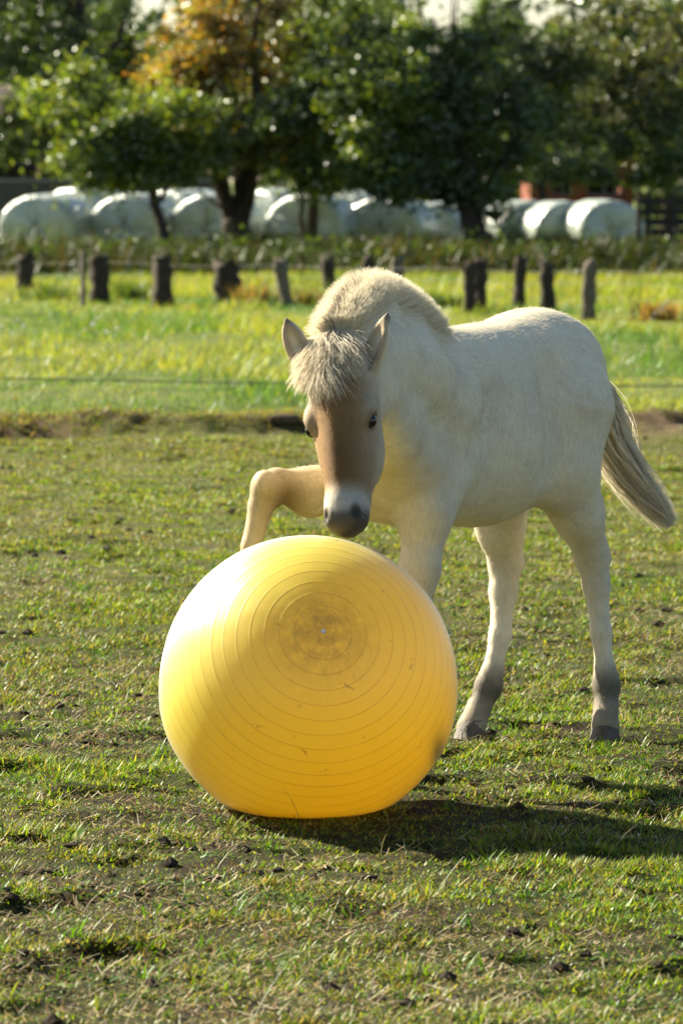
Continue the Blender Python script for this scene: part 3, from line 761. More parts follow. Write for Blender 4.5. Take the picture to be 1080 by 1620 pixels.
# ---------------------------------------------------------------- the ball
BALL = np.array((-.083, 11.36, 0.0))
RB, HB = .372, .705
def make_ball():
    t = NT('ball_yellow_vinyl'); t.n.remove(t.b)
    tc = t.new('TexCoord'); nrm = t.new('VectorMath', operation='NORMALIZE'); t.l(tc.outputs['Object'], nrm.inputs[0])
    at = t.attr('ring').outputs['Fac']
    f1 = t.noise(7, 6, .65); f2 = t.noise(26, 6, .7)
    base = t.mixc(t.ramp(f1, [(.45, (0, 0, 0)), (.75, (.25, .25, .25))]), (.92, .83, .10), (.89, .76, .09))
    base = t.mixc(t.math('MULTIPLY', at, t.math('MULTIPLY_ADD', f1, .8, -.10)), base, (.42, .26, .05))
    pole = t.attr('pole').outputs['Fac']                       # scuffed dirt round the valve
    dirt = t.math('MULTIPLY', pole, t.math('MULTIPLY_ADD', t.noise(30, 6, .75), 2.0, -.55))
    dirt = t.math('MINIMUM', t.math('MAXIMUM', dirt, 0.0), .75)
    base = t.mixc(dirt, base, (.20, .13, .05))
    sp = t.ramp(t.noise(16, 7, .75, dist=.6), [(.63, (0, 0, 0)), (.68, (.55, .55, .55))])
    base = t.mixc(sp, base, (.33, .22, .07))
    base = t.mixc(t.math('MULTIPLY', t.attr('mark').outputs['Fac'], .85), base, (.05, .035, .02))
    d = t.new('BsdfDiffuse'); tr = t.new('BsdfTranslucent')
    t.l(base, d.inputs['Color'])
    t.l(t.mixc(1.0, base, (1.0, .765, .12), 'MULTIPLY'), tr.inputs['Color'])
    m1 = t.new('MixShader'); m1.inputs[0].default_value = .54
    t.l(d.outputs[0], m1.inputs[1]); t.l(tr.outputs[0], m1.inputs[2])
    g = t.new('BsdfGlossy'); g.inputs['Color'].default_value = (1, .98, .95, 1)
    t.l(t.math('MULTIPLY_ADD', f2, .16, .36), g.inputs['Roughness'])
    fr = t.new('Fresnel'); fr.inputs['IOR'].default_value = 1.54
    m2 = t.new('MixShader'); t.l(fr.outputs[0], m2.inputs[0])
    t.l(m1.outputs[0], m2.inputs[1]); t.l(g.outputs[0], m2.inputs[2])
    nb = t.bump(t.noise(12, 4), .12, .004)
    for nd in (d, g): t.l(nb, nd.inputs['Normal'])
    t.l(m2.outputs[0], t.out.inputs['Surface'])
    # lathe about the valve axis, fine rows where the moulded rings are
    v0 = W(512, 980, 11.02) - np.array((BALL[0], BALL[1], HB * .5)); ax = v0 / np.linalg.norm(v0)
    a1 = np.cross(ax, (0, 0, 1)); a1 /= np.linalg.norm(a1); a2 = np.cross(a1, ax)
    step = R(5.75); rings = [step * (1.9 + k) for k in range(0, 26)]
    th = set(np.linspace(.0, math.pi, 120)[1:-1])
    for r in rings:
        for o in (-.006, -.003, 0, .003, .006): th.add(r + o)
    th = np.array(sorted(th)); seg = 160
    ph = np.arange(seg) / seg * 2 * math.pi
    TH, PH = np.meshgrid(th, ph, indexing='ij')
    dirs = np.cos(TH)[..., None] * ax + np.sin(TH)[..., None] * (np.cos(PH)[..., None] * a1 + np.sin(PH)[..., None] * a2)
    dirs = np.concatenate([[ax], dirs.reshape(-1, 3), [-ax]])
    ang = np.concatenate([[0], TH.ravel(), [math.pi]])
    ringm = np.zeros(len(ang))
    for r in rings: ringm = np.maximum(ringm, 1 - sstep(.0022, .0048, np.abs(ang - r)))
    rad = np.ones(len(ang)) + ringm * .0007
    p = dirs * rad[:, None]
    # sagging under its own weight: wide, lower, flat where it stands
    z = p[:, 2]
    p = p * RB
    zb = -HB * .5 + .0
    low = np.minimum(p[:, 2], 0)
    p[:, :2] *= (1 + .02 * np.exp(-((z + .35) / .35) ** 2))[:, None]
    zz = p[:, 2]
    floor_z = -.340
    zz = np.where(zz < floor_z + .05, floor_z + .05 * np.exp((zz - (floor_z + .05)) / .05 ) , zz)
    p[:, 2] = zz
    # soft dents
    dn = fbm(p[:, 0] * 9, p[:, 2] * 9 + p[:, 1] * 5, 3, 3) - .5
    p *= (1 + .006 * dn)[:, None]
    FZ = -float(p[:, 2].min()) - .004
    n = len(th); fs = []
    ii = 1 + np.arange(n * seg).reshape(n, seg); i2 = np.roll(ii, -1, 1)
    quads = np.stack([ii[:-1], i2[:-1], i2[1:], ii[1:]], -1).reshape(-1, 4)
    capa = np.stack([np.zeros(seg, int), i2[0], ii[0]], -1); capb = np.stack([np.full(seg, n * seg + 1), ii[-1], i2[-1]], -1)
    flat = np.concatenate([quads.ravel(), capa.ravel(), capb.ravel()])
    sizes = np.concatenate([np.full(len(quads), 4), np.full(2 * seg, 3)])
    root = thing('exercise_ball', 'big scuffed yellow exercise ball under the nose of the foal', 'ball', (BALL[0], BALL[1], 0))
    o = mesh_np('ball_skin', p, flat, sizes, t.m, smooth=True)
    o.parent = root; o.location = (0, 0, FZ)
    me = o.data
    polem = np.exp(-(ang / .30) ** 2)
    mk = np.exp(-((p[:, 0] - .325) / .02) ** 2 - ((p[:, 2] + .165) / .055) ** 2) * (p[:, 1] < -.02)
    for nm, arr in (('ring', ringm), ('pole', polem), ('mark', mk)):
        a = me.attributes.new(nm, 'FLOAT', 'POINT'); a.data.foreach_set('value', np.ascontiguousarray(arr, dtype=np.float32))
    # valve plug
    mb = MB(); prof = [(0.0, .0045), (.0040, .0042), (.0058, .0025), (.0062, -.004)]
    c = Vector(p[0] + np.array((0, 0, FZ))); A, B1, B2 = Vector(ax), Vector(a1), Vector(a2)
    vs = []; m = 14
    for r, hh in prof:
        for k in range(m):
            an = 2 * math.pi * k / m; vs.append(c + A * hh + (B1 * math.cos(an) + B2 * math.sin(an)) * max(r, .0004))
    fs = [(j * m + k, (j + 1) * m + k, (j + 1) * m + (k + 1) % m, j * m + (k + 1) % m) for j in range(3) for k in range(m)]
    mb.add(vs, fs); mb.build('valve_plug', simple_mat('white_plug', (.80, .72, .62), .4, .05, 50, 0, .5), root, True)
    return root
ball = make_ball()
# ---------------------------------------------------------------- the foal: one continuous body from a distance field
F2 = np.array((-.588, -.809, 0.)); L2 = np.array((.809, -.588, 0.))
FO = np.array((.548, 12.85, 0.))
def B(f, l, z):
    return FO + F2 * f + L2 * l + np.array((0, 0, z))
BODYR = np.stack([F2, L2, np.array((0, 0, 1.))])           # rows: local axes
def rot_f(rows, pitch):
    """Body axes tipped nose-up by pitch about the left axis."""
    c, s = math.cos(pitch), math.sin(pitch)
    f, l, z = rows
    return np.stack([f * c + z * s, l, -f * s + z * c])

class Field:
    def __init__(s, lo, hi, h):
        s.lo = np.array(lo, float); s.h = h
        s.n = np.ceil((np.array(hi) - s.lo) / h).astype(int) + 1
        s.f = np.full(s.n, .5, np.float32)
    def sub(s, lo, hi):
        a = np.clip(np.floor((np.array(lo) - s.lo) / s.h).astype(int), 0, s.n); b = np.clip(np.ceil((np.array(hi) - s.lo) / s.h).astype(int) + 1, 0, s.n)
        sl = tuple(slice(i, j) for i, j in zip(a, b))
        ax = [(s.lo[i] + s.h * np.arange(a[i], b[i])).astype(np.float32) for i in range(3)]
        X, Y, Z = np.meshgrid(*ax, indexing='ij')
        return sl, X, Y, Z
    def blend(s, sl, d, k, cut=False):
        f = s.f[sl]
        if cut:
            h = np.maximum(k - np.abs(f + d), 0) / k
            s.f[sl] = np.maximum(f, -d) + h * h * k * .25
        else:
            h = np.maximum(k - np.abs(f - d), 0) / k
            s.f[sl] = np.minimum(f, d) - h * h * k * .25
    def ell(s, c, r, rows=None, k=.05, cut=False):
        c = np.array(c, float); r = np.array(r, float); m = r.max() + k + .04
        sl, X, Y, Z = s.sub(c - m, c + m)
        X, Y, Z = X - np.float32(c[0]), Y - np.float32(c[1]), Z - np.float32(c[2])
        if rows is None: q = (X, Y, Z)
        else: q = [X * np.float32(v[0]) + Y * np.float32(v[1]) + Z * np.float32(v[2]) for v in rows]
        k0 = np.sqrt(sum((q[i] / r[i]) ** 2 for i in range(3))) + 1e-6
        k1 = np.sqrt(sum((q[i] / r[i] ** 2) ** 2 for i in range(3))) + 1e-6
        s.blend(sl, (k0 * (k0 - 1) / k1).astype(np.float32), k, cut)
    def cone(s, a, b, r1, r2, k=.04, cut=False):
        a = np.array(a, float); b = np.array(b, float); m = max(r1, r2) + k + .04
        sl, X, Y, Z = s.sub(np.minimum(a, b) - m, np.maximum(a, b) + m)
        ba = (b - a).astype(np.float32); l2 = float(ba @ ba)
        px, py, pz = X - np.float32(a[0]), Y - np.float32(a[1]), Z - np.float32(a[2])
        y = (px * ba[0] + py * ba[1] + pz * ba[2]) / l2
        t = np.clip(y, 0, 1)
        d = np.sqrt((px - t * ba[0]) ** 2 + (py - t * ba[1]) ** 2 + (pz - t * ba[2]) ** 2) - (r1 + (r2 - r1) * t)
        s.blend(sl, d, k, cut)
    def chain(s, pts, rad, k=.03):
        for i in range(len(pts) - 1): s.cone(pts[i], pts[i + 1], rad[i], rad[i + 1], k)
    def mesh(s):
        f = s.f; n = s.n
        ins = f < 0
        cnt = np.zeros(n - 1, np.int8)
        for dx in (0, 1):
            for dy in (0, 1):
                for dz in (0, 1):
                    cnt += ins[dx:n[0] - 1 + dx, dy:n[1] - 1 + dy, dz:n[2] - 1 + dz]
        act = (cnt > 0) & (cnt < 8)
        cells = np.argwhere(act)
        vid = np.full(n - 1, -1, np.int64); vid[act] = np.arange(len(cells))
        acc = np.zeros((len(cells), 3)); num = np.zeros(len(cells))
        corners = [(dx, dy, dz) for dx in (0, 1) for dy in (0, 1) for dz in (0, 1)]
        for a in corners:
            for ax in range(3):
                if a[ax]: continue
                b = list(a); b[ax] = 1
                fa = f[cells[:, 0] + a[0], cells[:, 1] + a[1], cells[:, 2] + a[2]]
                fb = f[cells[:, 0] + b[0], cells[:, 1] + b[1], cells[:, 2] + b[2]]
                x = (fa < 0) != (fb < 0)
                t = np.where(x, fa / np.where(x, fa - fb, 1), 0)
                p = np.repeat(np.array(a, float)[None], len(cells), 0); p[:, ax] = t
                acc += np.where(x[:, None], p, 0); num += x
        co = (cells + acc / num[:, None]) * s.h + s.lo
        quads = []
        for ax in range(3):
            u, v = [(1, 2), (2, 0), (0, 1)][ax]
            sl0 = [slice(1, -1)] * 3; sl1 = [slice(1, -1)] * 3
            sl0[ax] = slice(0, -1); sl1[ax] = slice(1, None)
            A, Bq = ins[tuple(sl0)], ins[tuple(sl1)]
            e = np.argwhere(A != Bq); e_in = A[A != Bq]
            off = np.array([1, 1, 1]); off[ax] = 0
            e = e + off
            def cell(du, dv):
                c = e.copy(); c[:, u] += du; c[:, v] += dv
                return vid[c[:, 0], c[:, 1], c[:, 2]]
            qd = np.stack([cell(-1, -1), cell(0, -1), cell(0, 0), cell(-1, 0)], 1)
            qd = np.where(e_in[:, None], qd, qd[:, ::-1])
            quads.append(qd)
        q = np.concatenate(quads); q = q[(q >= 0).all(1)]
        return co, q
def relax(co, q, it=3):
    ed = np.concatenate([q[:, [0, 1]], q[:, [1, 2]], q[:, [2, 3]], q[:, [3, 0]]])
    ed = np.unique(np.sort(ed, 1), axis=0)
    deg = np.bincount(ed.ravel(), minlength=len(co))[:, None]
    for i in range(it):
        for lam in (.55, -.57):
            s = np.zeros_like(co)
            for c in range(3):
                s[:, c] = np.bincount(ed[:, 0], co[ed[:, 1], c], len(co)) + np.bincount(ed[:, 1], co[ed[:, 0], c], len(co))
            co = co + lam * (s / deg - co)
    return co

FD = Field((-.42, 11.22, -.02), (.98, 13.30, 1.36), .0064)
# trunk
FD.ell(B(.32, 0, .905), (.40, .180, .258), rot_f(BODYR, -.10), .05)
FD.ell(B(.27, 0, .845), (.25, .195, .205), rot_f(BODYR, -.12), .08)               # belly
FD.cone(B(-.02, 0, 1.06), B(.62, 0, 1.03), .135, .125, .08)
FD.ell(B(.0, 0, 1.062), (.23, .155, .160), rot_f(BODYR, .12), .06)  # croup
FD.ell(B(.10, .085, 1.085), (.07, .060, .066), BODYR, .06)          # points of hip
FD.ell(B(.10, -.085, 1.085), (.07, .055, .06), BODYR, .08)
FD.ell(B(-.045, .065, .96), (.155, .095, .20), rot_f(BODYR, .3), .06) # quarters
FD.ell(B(-.045, -.065, .96), (.155, .095, .20), rot_f(BODYR, .3), .06)
FD.ell(B(.60, 0, .87), (.22, .155, .235), BODYR, .07)              # chest
FD.ell(B(.58, 0, 1.065), (.19, .065, .11), rot_f(BODYR, -.1), .07) # withers
FD.ell(B(.64, .105, .90), (.11, .062, .24), rot_f(BODYR, .35), .06)
FD.ell(B(.64, -.10, .90), (.11, .062, .24), rot_f(BODYR, .35), .06)
FD.ell(B(.755, 0, .80), (.10, .115, .13), BODYR, .06)              # breast
for sg in (-1, 1):
    FD.ell(B(.03, sg * .125, .86), (.12, .055, .20), rot_f(BODYR, .35), .07)      # thigh muscle
    FD.cone(B(.175, sg * .205, 1.03), B(.21, sg * .215, .78), .040, .030, .07, True)   # flank hollow
    FD.cone(B(.50, sg * .20, 1.0), B(.53, sg * .205, .72), .036, .030, .06, True)      # behind the shoulder
    FD.ell(B(.70, sg * .115, .83), (.07, .05, .10), BODYR, .06)                       # point of shoulder
# neck
cr = [W(672, 566, 12.34), W(626, 518, 12.18), W(586, 496, 11.98), W(552, 532, 11.78)]
md = [W(668, 640, 12.28), W(628, 590, 12.08), W(588, 570, 11.88), W(560, 575, 11.74)]
th = [W(634, 735, 12.16), W(604, 680, 11.98), W(586, 630, 11.80)]
FD.chain(cr, [.085, .066, .060, .056], .05)
FD.chain(md, [.150, .115, .092, .080], .07)
FD.chain(th, [.120, .090, .072], .07)
# head
HP = W(533, 548, 11.70); HM = W(546, 846, 11.43)
ha = (HM - HP); HL = np.linalg.norm(ha); ha /= HL
yaw = R(-13)
hn = np.array((math.sin(yaw), -math.cos(yaw), 0.)); hn -= ha * (hn @ ha); hn /= np.linalg.norm(hn)
hs = np.cross(ha, hn); hs = hs if hs[0] > 0 else -hs
HR = np.stack([hs, ha, hn])
def H(s, a, n): return HP + hs * s + ha * a + hn * n
FD.ell(H(.004, .115, -.035), (.084, .14, .090), HR, .04)           # skull
FD.cone(H(0, .15, -.012), H(0, .45, -.006), .070, .040, .04)        # face
FD.cone(H(0, .22, .020), H(0, .43, .012), .036, .028, .03)          # nose bone
FD.ell(H(.050, .225, -.085), (.033, .125, .085), HR, .04)           # cheeks
FD.ell(H(-.048, .225, -.085), (.033, .125, .085), HR, .04)
FD.cone(H(.012, .27, -.080), H(.008, .475, -.040), .056, .043, .05)        # under jaw
FD.ell(H(0, .470, .000), (.046, .060, .046), HR, .03)               # muzzle
FD.ell(H(0, .505, .004), (.041, .034, .036), HR, .02)               # upper lip
FD.ell(H(0, .500, -.034), (.028, .030, .026), HR, .012)             # chin
EYE_A = .226
for sg in (-1, 1):
    FD.ell(H(sg * .074, EYE_A - .022, .002), (.022, .040, .028), HR, .025)  # brow
    FD.ell(H(sg * .083, EYE_A + .002, -.004), (.013, .021, .014), HR, .012, True)
    FD.ell(H(sg * .032, .492, .026), (.016, .026, .018), HR, .014)  # nostril rim
    FD.ell(H(sg * .040, .494, .036), (.0080, .0175, .012), HR, .008, True)
# ears
def ear(base, tip, face, wide):
    ax = tip - base; ln = np.linalg.norm(ax); ax /= ln
    n = face - ax * (face @ ax); n /= np.linalg.norm(n); s = np.cross(ax, n)
    rows = np.stack([s, ax, n])
    FD.ell(base + ax * ln * .46, (wide, ln * .50, wide * .62), rows, .018)
    FD.cone(base + ax * ln * .62, tip, wide * .52, .006, .012)
    FD.ell(base + ax * ln * .50 + n * wide * .55, (wide * .58, ln * .42, wide * .50), rows, .010, True)
    return base, ax, n, ln
earR = ear(W(487, 590, 11.69), W(452, 505, 11.70), np.array((-.45, -1, .1)), .034)
earL = ear(W(577, 604, 11.66), W(613, 497, 11.64), np.array((-.8, -.7, .1)), .035)
# left fore leg (stands behind the ball)
FD.chain([B(.60, .10, .82), W(673, 815, 12.16), W(664, 900, 12.14), W(654, 985, 12.13)], [.095, .064, .046, .038], .05)
FD.chain([W(654, 985, 12.13), W(650, 1020, 12.13), W(643, 1110, 12.13), W(642, 1150, 12.12), W(638, 1180, 12.09)], [.040, .042, .031, .036, .033], .02)
LFH = W(634, 1200, 12.06)
FD.cone(W(638, 1180, 12.09), LFH, .033, .040, .02)
# right fore leg, lifted and bent over towards the ball
FD.chain([B(.62, -.10, .83), W(560, 765, 12.33), W(490, 778, 12.18), W(437, 766, 12.09)], [.10, .074, .057, .043], .05)
FD.chain([W(437, 766, 12.09), W(423, 775, 12.06), W(413, 800, 12.05), W(398, 862, 12.04), W(384, 930, 12.05), W(378, 955, 12.06)], [.040, .041, .033, .0255, .0235, .033], .014)
FD.ell(W(417, 766, 12.03), (.028, .034, .036), None, .03)
FD.ell(W(432, 792, 12.09), (.022, .030, .022), None, .02)
FD.cone(W(378, 955, 12.06), W(380, 985, 12.10), .033, .031, .02)
RFH = W(384, 1008, 12.14)
FD.cone(W(380, 985, 12.10), RFH, .031, .038, .02)
# left hind leg
FD.chain([B(.03, .10, .93), W(885, 735, 12.74), W(914, 812, 12.80), W(936, 882, 12.90)], [.155, .098, .062, .045], .06)
FD.cone(W(940, 850, 12.88), W(951, 884, 12.96), .026, .030, .025)
FD.chain([W(936, 882, 12.90), W(943, 925, 12.91), W(950, 1000, 12.90), W(957, 1064, 12.89), W(959, 1086, 12.885), W(958, 1120, 12.86)], [.045, .036, .0265, .0275, .0355, .029], .025)
LHH = W(957, 1150, 12.82)
FD.cone(W(958, 1120, 12.86), LHH, .034, .041, .02)
# right hind leg
FD.chain([B(.03, -.08, .90), W(788, 790, 12.96), W(791, 835, 12.98), W(799, 890, 13.03)], [.12, .078, .060, .046], .05)
FD.cone(W(806, 860, 13.02), W(814, 892, 13.09), .026, .030, .025)
FD.chain([W(799, 890, 13.03), W(796, 935, 13.02), W(791, 1005, 12.98), W(777, 1068, 12.94), W(772, 1088, 12.93), W(757, 1122, 12.90)], [.046, .037, .028, .0285, .036, .029], .025)
RHH = W(745, 1152, 12.86)
FD.cone(W(757, 1122, 12.90), RHH, .035, .043, .02)
# dock of the tail
FD.cone(B(-.22, 0, 1.06), B(-.29, .01, .95), .038, .026, .04)
co, quads = FD.mesh()
co = relax(co, quads, 4)
def dist_pts(p, c, r, rows=None):
    d = p - np.array(c)
    if rows is not None: d = np.stack([d @ v for v in rows], 1)
    return np.sqrt(((d / np.array(r)) ** 2).sum(1))
def n3(p, sc, s=0):
    return (fbm(p[:, 0] * sc + p[:, 2] * sc * .7, p[:, 1] * sc - p[:, 2] * sc * .6, s, 4) + fbm(p[:, 2] * sc + 3, (p[:, 0] - p[:, 1]) * sc, s + 5, 4)) * .5
def coat(p):
    """Pigment of the coat: cream, tan face, grey fetlocks, dark muzzle, faint back stripe; painted ball bounce on the chest."""
    c = np.tile(np.array((.75, .67, .49)), (len(p), 1))
    def mix(col, m):
        nonlocal c
        m = np.clip(m, 0, 1)[:, None]; c = c * (1 - m) + np.array(col) * m
    nz = n3(p, 14, 3); n2 = n3(p, 45, 9)
    mix((.58, .50, .375), sstep(.45, .65, nz) * .45)
    rel = p - FO; f = rel @ F2; l = rel @ L2; z = p[:, 2]
    mix((.42, .335, .22), np.exp(-(l / .022) ** 2) * sstep(1.08, 1.14, z) * (f < .62) * (f > -.3) * .55)
    mix((.55, .45, .31), sstep(.62, .78, f) * sstep(.95, .80, z) * .45)  # peach tint on chest and forelegs stands in for bounce off the ball
    h = p - HP; s_, a_, n_ = h @ hs, h @ ha, h @ hn
    head = ((np.abs(s_) < .16) & (a_ > -.03) & (a_ < .56) & (n_ > -.19) & (p[:, 1] < 11.85))
    face = np.exp(-(s_ / .100) ** 4) * sstep(.04, .13, a_) * (1 - sstep(.385, .475, a_ + .03 * (nz - .5))) * sstep(-.12, -.025, n_) * head
    mix((.205, .108, .032), face * .97)
    mix((.095, .048, .016), face * sstep(.20, .34, a_) * np.exp(-(s_ / .040) ** 2) * .6)
    mix((.38, .285, .17), head * sstep(-.20, -.02, n_) * sstep(.10, .2, a_) * (1 - sstep(.38, .44, a_)) * (1 - face) * .85)
    mix((.36, .34, .30), head * sstep(.415, .465, a_) * .75)
    mix((.05, .043, .037), head * sstep(.455, .492, a_ + .03 * (nz - .5) - .25 * n_) * .92)
    for sg in (-1, 1):
        mix((.05, .04, .035), np.exp(-dist_pts(p, H(sg * .040, .494, .034), (.015, .024, .018), HR) ** 4) * .95)
        mix((.12, .075, .04), np.exp(-dist_pts(p, H(sg * .082, EYE_A, .000), (.028, .029, .028), HR) ** 4) * .8)
    for b, ax, n, ln in (earR, earL):
        e = p - b; ea = e @ ax; en = e @ n; rad = np.linalg.norm(e - ea[:, None] * ax, axis=1)
        on = (ea > .0) & (ea < ln * 1.15) & (rad < .045)
        mix((.34, .25, .15), on * sstep(-.002, .010, en) * sstep(.1, .4, ea / ln) * .8)
        mix((.12, .085, .055), on * sstep(.86, .98, ea / ln) * .8)
    # legs
    x = p[:, 0]
    hind = z < .42
    for (fx, fy, fz) in (W(957, 1092, 12.885), W(770, 1092, 12.93), W(642, 1150, 12.12), W(378, 955, 12.06)):
        d = dist_pts(p, (fx, fy, fz - .005), (.10, .10, .080))
        mix((.034, .028, .020), np.exp(-d ** 3.5) * (1.02 - .25 * n2))
    mix((.19, .155, .10), sstep(.125, .075, z) * .85)
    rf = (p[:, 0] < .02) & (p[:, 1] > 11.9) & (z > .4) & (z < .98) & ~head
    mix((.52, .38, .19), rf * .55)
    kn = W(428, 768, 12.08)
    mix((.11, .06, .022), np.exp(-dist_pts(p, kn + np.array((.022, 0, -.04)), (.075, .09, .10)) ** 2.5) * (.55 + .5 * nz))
    for (fx, fy, fz) in (W(799, 893, 13.03), W(938, 885, 12.91)):
        mix((.50, .42, .30), np.exp(-dist_pts(p, (fx, fy, fz), (.09, .09, .11)) ** 2) * .5)
    c *= (.90 + .2 * n2)[:, None]
    return c
foal = thing('foal', 'cream foal with a fluffy mane pawing over the yellow ball', 'foal', FO)
foal_body_mat = NT('foal_coat')
t = foal_body_mat
a = t.attr('col').outputs['Color']
hairn = t.new('TexNoise'); tc = t.new('TexCoord'); mp = t.new('Mapping'); mp.inputs['Rotation'].default_value = (R(38), 0, R(36)); mp.inputs['Scale'].default_value = (130, 170, 30)
t.l(tc.outputs['Object'], mp.inputs['Vector']); t.l(mp.outputs[0], hairn.inputs['Vector'])
hairn.inputs['Scale'].default_value = 1.0; hairn.inputs['Detail'].default_value = 5; hairn.inputs['Roughness'].default_value = .65
t.l(t.mixc(1.0, a, t.ramp(hairn.outputs['Fac'], [(.3, (.84, .83, .80)), (.7, (1.05, 1.05, 1.05))]), 'MULTIPLY'), t.b.inputs['Base Color'])
t.b.inputs['Roughness'].default_value = .62
t.b.inputs['Specular IOR Level'].default_value = .12
t.l(t.bump(t.math('ADD', hairn.outputs['Fac'], t.math('MULTIPLY', t.noise(11, 4), .4)), .22, .004), t.b.inputs['Normal'])
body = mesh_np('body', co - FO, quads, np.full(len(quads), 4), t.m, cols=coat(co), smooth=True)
body.parent = foal
# hooves
hoof_m = simple_mat('hoof_horn', (.09, .073, .052), .6, .4, 40, .4, .3)
def hoof(p, fwd, tip=0.0, r=.041, h=.050):
    fwd = np.array((fwd[0], fwd[1], 0.)); fwd /= np.linalg.norm(fwd); side = np.array((fwd[1], -fwd[0], 0.))
    upv = np.array((0, 0, 1.))
    c, s = math.cos(tip), math.sin(tip)
    fw = fwd * c - upv * s; up = fwd * s + upv * c
    vs = []; m = 20; rings = [(0, 1.16, .012), (.012, 1.17, .010), (.5, 1.06, 0), (1, .96, -.012), (1.03, .86, -.012)]
    for a_, sc, sh in rings:
        for k in range(m):
            an = 2 * math.pi * k / m
            fx = math.cos(an); fx = fx * (1.12 if fx > 0 else .82)
            vs.append(p + up * h * a_ + fw * (r * sc * fx + sh) + side * r * sc * .92 * math.sin(an))
    mb = MB(); fs = [(j * m + k, j * m + (k + 1) % m, (j + 1) * m + (k + 1) % m, (j + 1) * m + k) for j in range(len(rings) - 1) for k in range(m)]
    fs.append(tuple(range(m - 1, -1, -1)))
    fs.append(tuple((len(rings) - 1) * m + k for k in range(m)))
    mb.add(vs, fs); return hold(mb.build('hoof', hoof_m, None, True), foal)
for q_, fw, tp in ((LHH, (-.25, -1), 0), (RHH, (-.55, -1), 0), (LFH, (-.4, -1), 0)):
    hoof(np.array((q_[0], q_[1] - .004, float(gz(q_[0], q_[1])) - .002)), fw, tp)
hoof(RFH + np.array((0.01, .035, -.05)), (-.3, -1), 1.0)
# eyes
eye_t = NT('eye_dark'); eye_t.b.inputs['Base Color'].default_value = (.012, .009, .008, 1); eye_t.b.inputs['Roughness'].default_value = .12
def ball_part(name, c, r, rows, mat, squash=(1, 1, 1)):
    mb = MB(); vs = []; m, k_ = 20, 12
    for i in range(k_ + 1):
        for j in range(m):
            ph, la = 2 * math.pi * j / m, math.pi * i / k_
            v = (math.sin(la) * math.cos(ph) * r * squash[0], math.cos(la) * r * squash[1], math.sin(la) * math.sin(ph) * r * squash[2])
            vs.append(c + rows[0] * v[0] + rows[1] * v[1] + rows[2] * v[2])
    mb.add(vs, [(i * m + j, i * m + (j + 1) % m, (i + 1) * m + (j + 1) % m, (i + 1) * m + j) for i in range(k_) for j in range(m)])
    return hold(mb.build(name, mat, None, True), foal)
lid_m = simple_mat('eyelid', (.16, .11, .07), .6, .2, 60, .2, .3)
for sg in (-1, 1):
    ec = H(sg * .0765, EYE_A, -.004)
    ball_part('eye', ec, .0185, HR, eye_t.m, (1, 1.05, 1))

# ---------------------------------------------------------------- hair
def hair_mat(name, col=None):
    t = NT(name); t.n.remove(t.b)
    a = t.attr('col').outputs['Color']
    d = t.new('BsdfDiffuse'); tr = t.new('BsdfTranslucent'); g = t.new('BsdfGlossy'); g.inputs['Roughness'].default_value = .45
    t.l(a, d.inputs['Color']); t.l(a, tr.inputs['Color'])
    m1 = t.new('MixShader'); m1.inputs[0].default_value = .35
    t.l(d.outputs[0], m1.inputs[1]); t.l(tr.outputs[0], m1.inputs[2])
    m2 = t.new('MixShader'); m2.inputs[0].default_value = .05
    t.l(m1.outputs[0], m2.inputs[1]); t.l(g.outputs[0], m2.inputs[2])
    t.l(m2.outputs[0], t.out.inputs['Surface']); return t.m
hair_m = hair_mat('foal_hair')
def hair(name, pts, rad, cols, parent):
    """pts (N, K, 3) strands, rad (K,) or (N, K), cols (N, 3)"""
    N, K = pts.shape[:2]
    hc = bpy.data.hair_curves.new(name); hc.add_curves([K] * N)
    hc.attributes['position'].data.foreach_set('vector', np.ascontiguousarray(pts.reshape(-1, 3), dtype=np.float32).ravel())
    ra = hc.attributes.get('radius') or hc.attributes.new('radius', 'FLOAT', 'POINT')
    ra.data.foreach_set('value', np.ascontiguousarray(np.broadcast_to(rad, (N, K)), dtype=np.float32).ravel())
    ca = hc.attributes.new('col', 'FLOAT_COLOR', 'POINT')
    cc = np.repeat(np.hstack([cols, np.ones((N, 1))]), K, 0) if cols.ndim == 2 else np.concatenate([cols.reshape(-1, 3), np.ones((N * K, 1))], 1)
    ca.data.foreach_set('color', np.ascontiguousarray(cc, dtype=np.float32).ravel())
    hc.materials.append(hair_m)
    o = bpy.data.objects.new(name, hc); C.objects.link(o); o.parent = parent; return o
def polyline(P, u):
    P = np.array(P); seg = np.linalg.norm(np.diff(P, axis=0), axis=1); s = np.concatenate([[0], np.cumsum(seg)]) / seg.sum()
    return np.stack([np.interp(u, s, P[:, i]) for i in range(3)], 1)
def unit(v): return v / (np.linalg.norm(v, axis=-1, keepdims=True) + 1e-9)
# nearest-surface lookup for rooting hair
tri = np.concatenate([quads[:, [0, 1, 2]], quads[:, [0, 2, 3]]])
va, vb, vc = co[tri[:, 0]], co[tri[:, 1]], co[tri[:, 2]]
fn = np.cross(vb - va, vc - va); area = np.linalg.norm(fn, axis=1); fn = fn / (area[:, None] + 1e-12)
def sample(n, weight=None):
    w = area if weight is None else area * weight
    cdf = np.cumsum(w); i = np.searchsorted(cdf, rng.random(n) * cdf[-1])
    r1 = np.sqrt(rng.random((n, 1))); r2 = rng.random((n, 1))
    return va[i] * (1 - r1) + vb[i] * r1 * (1 - r2) + vc[i] * r1 * r2, fn[i]
ctr = (va + vb + vc) / 3
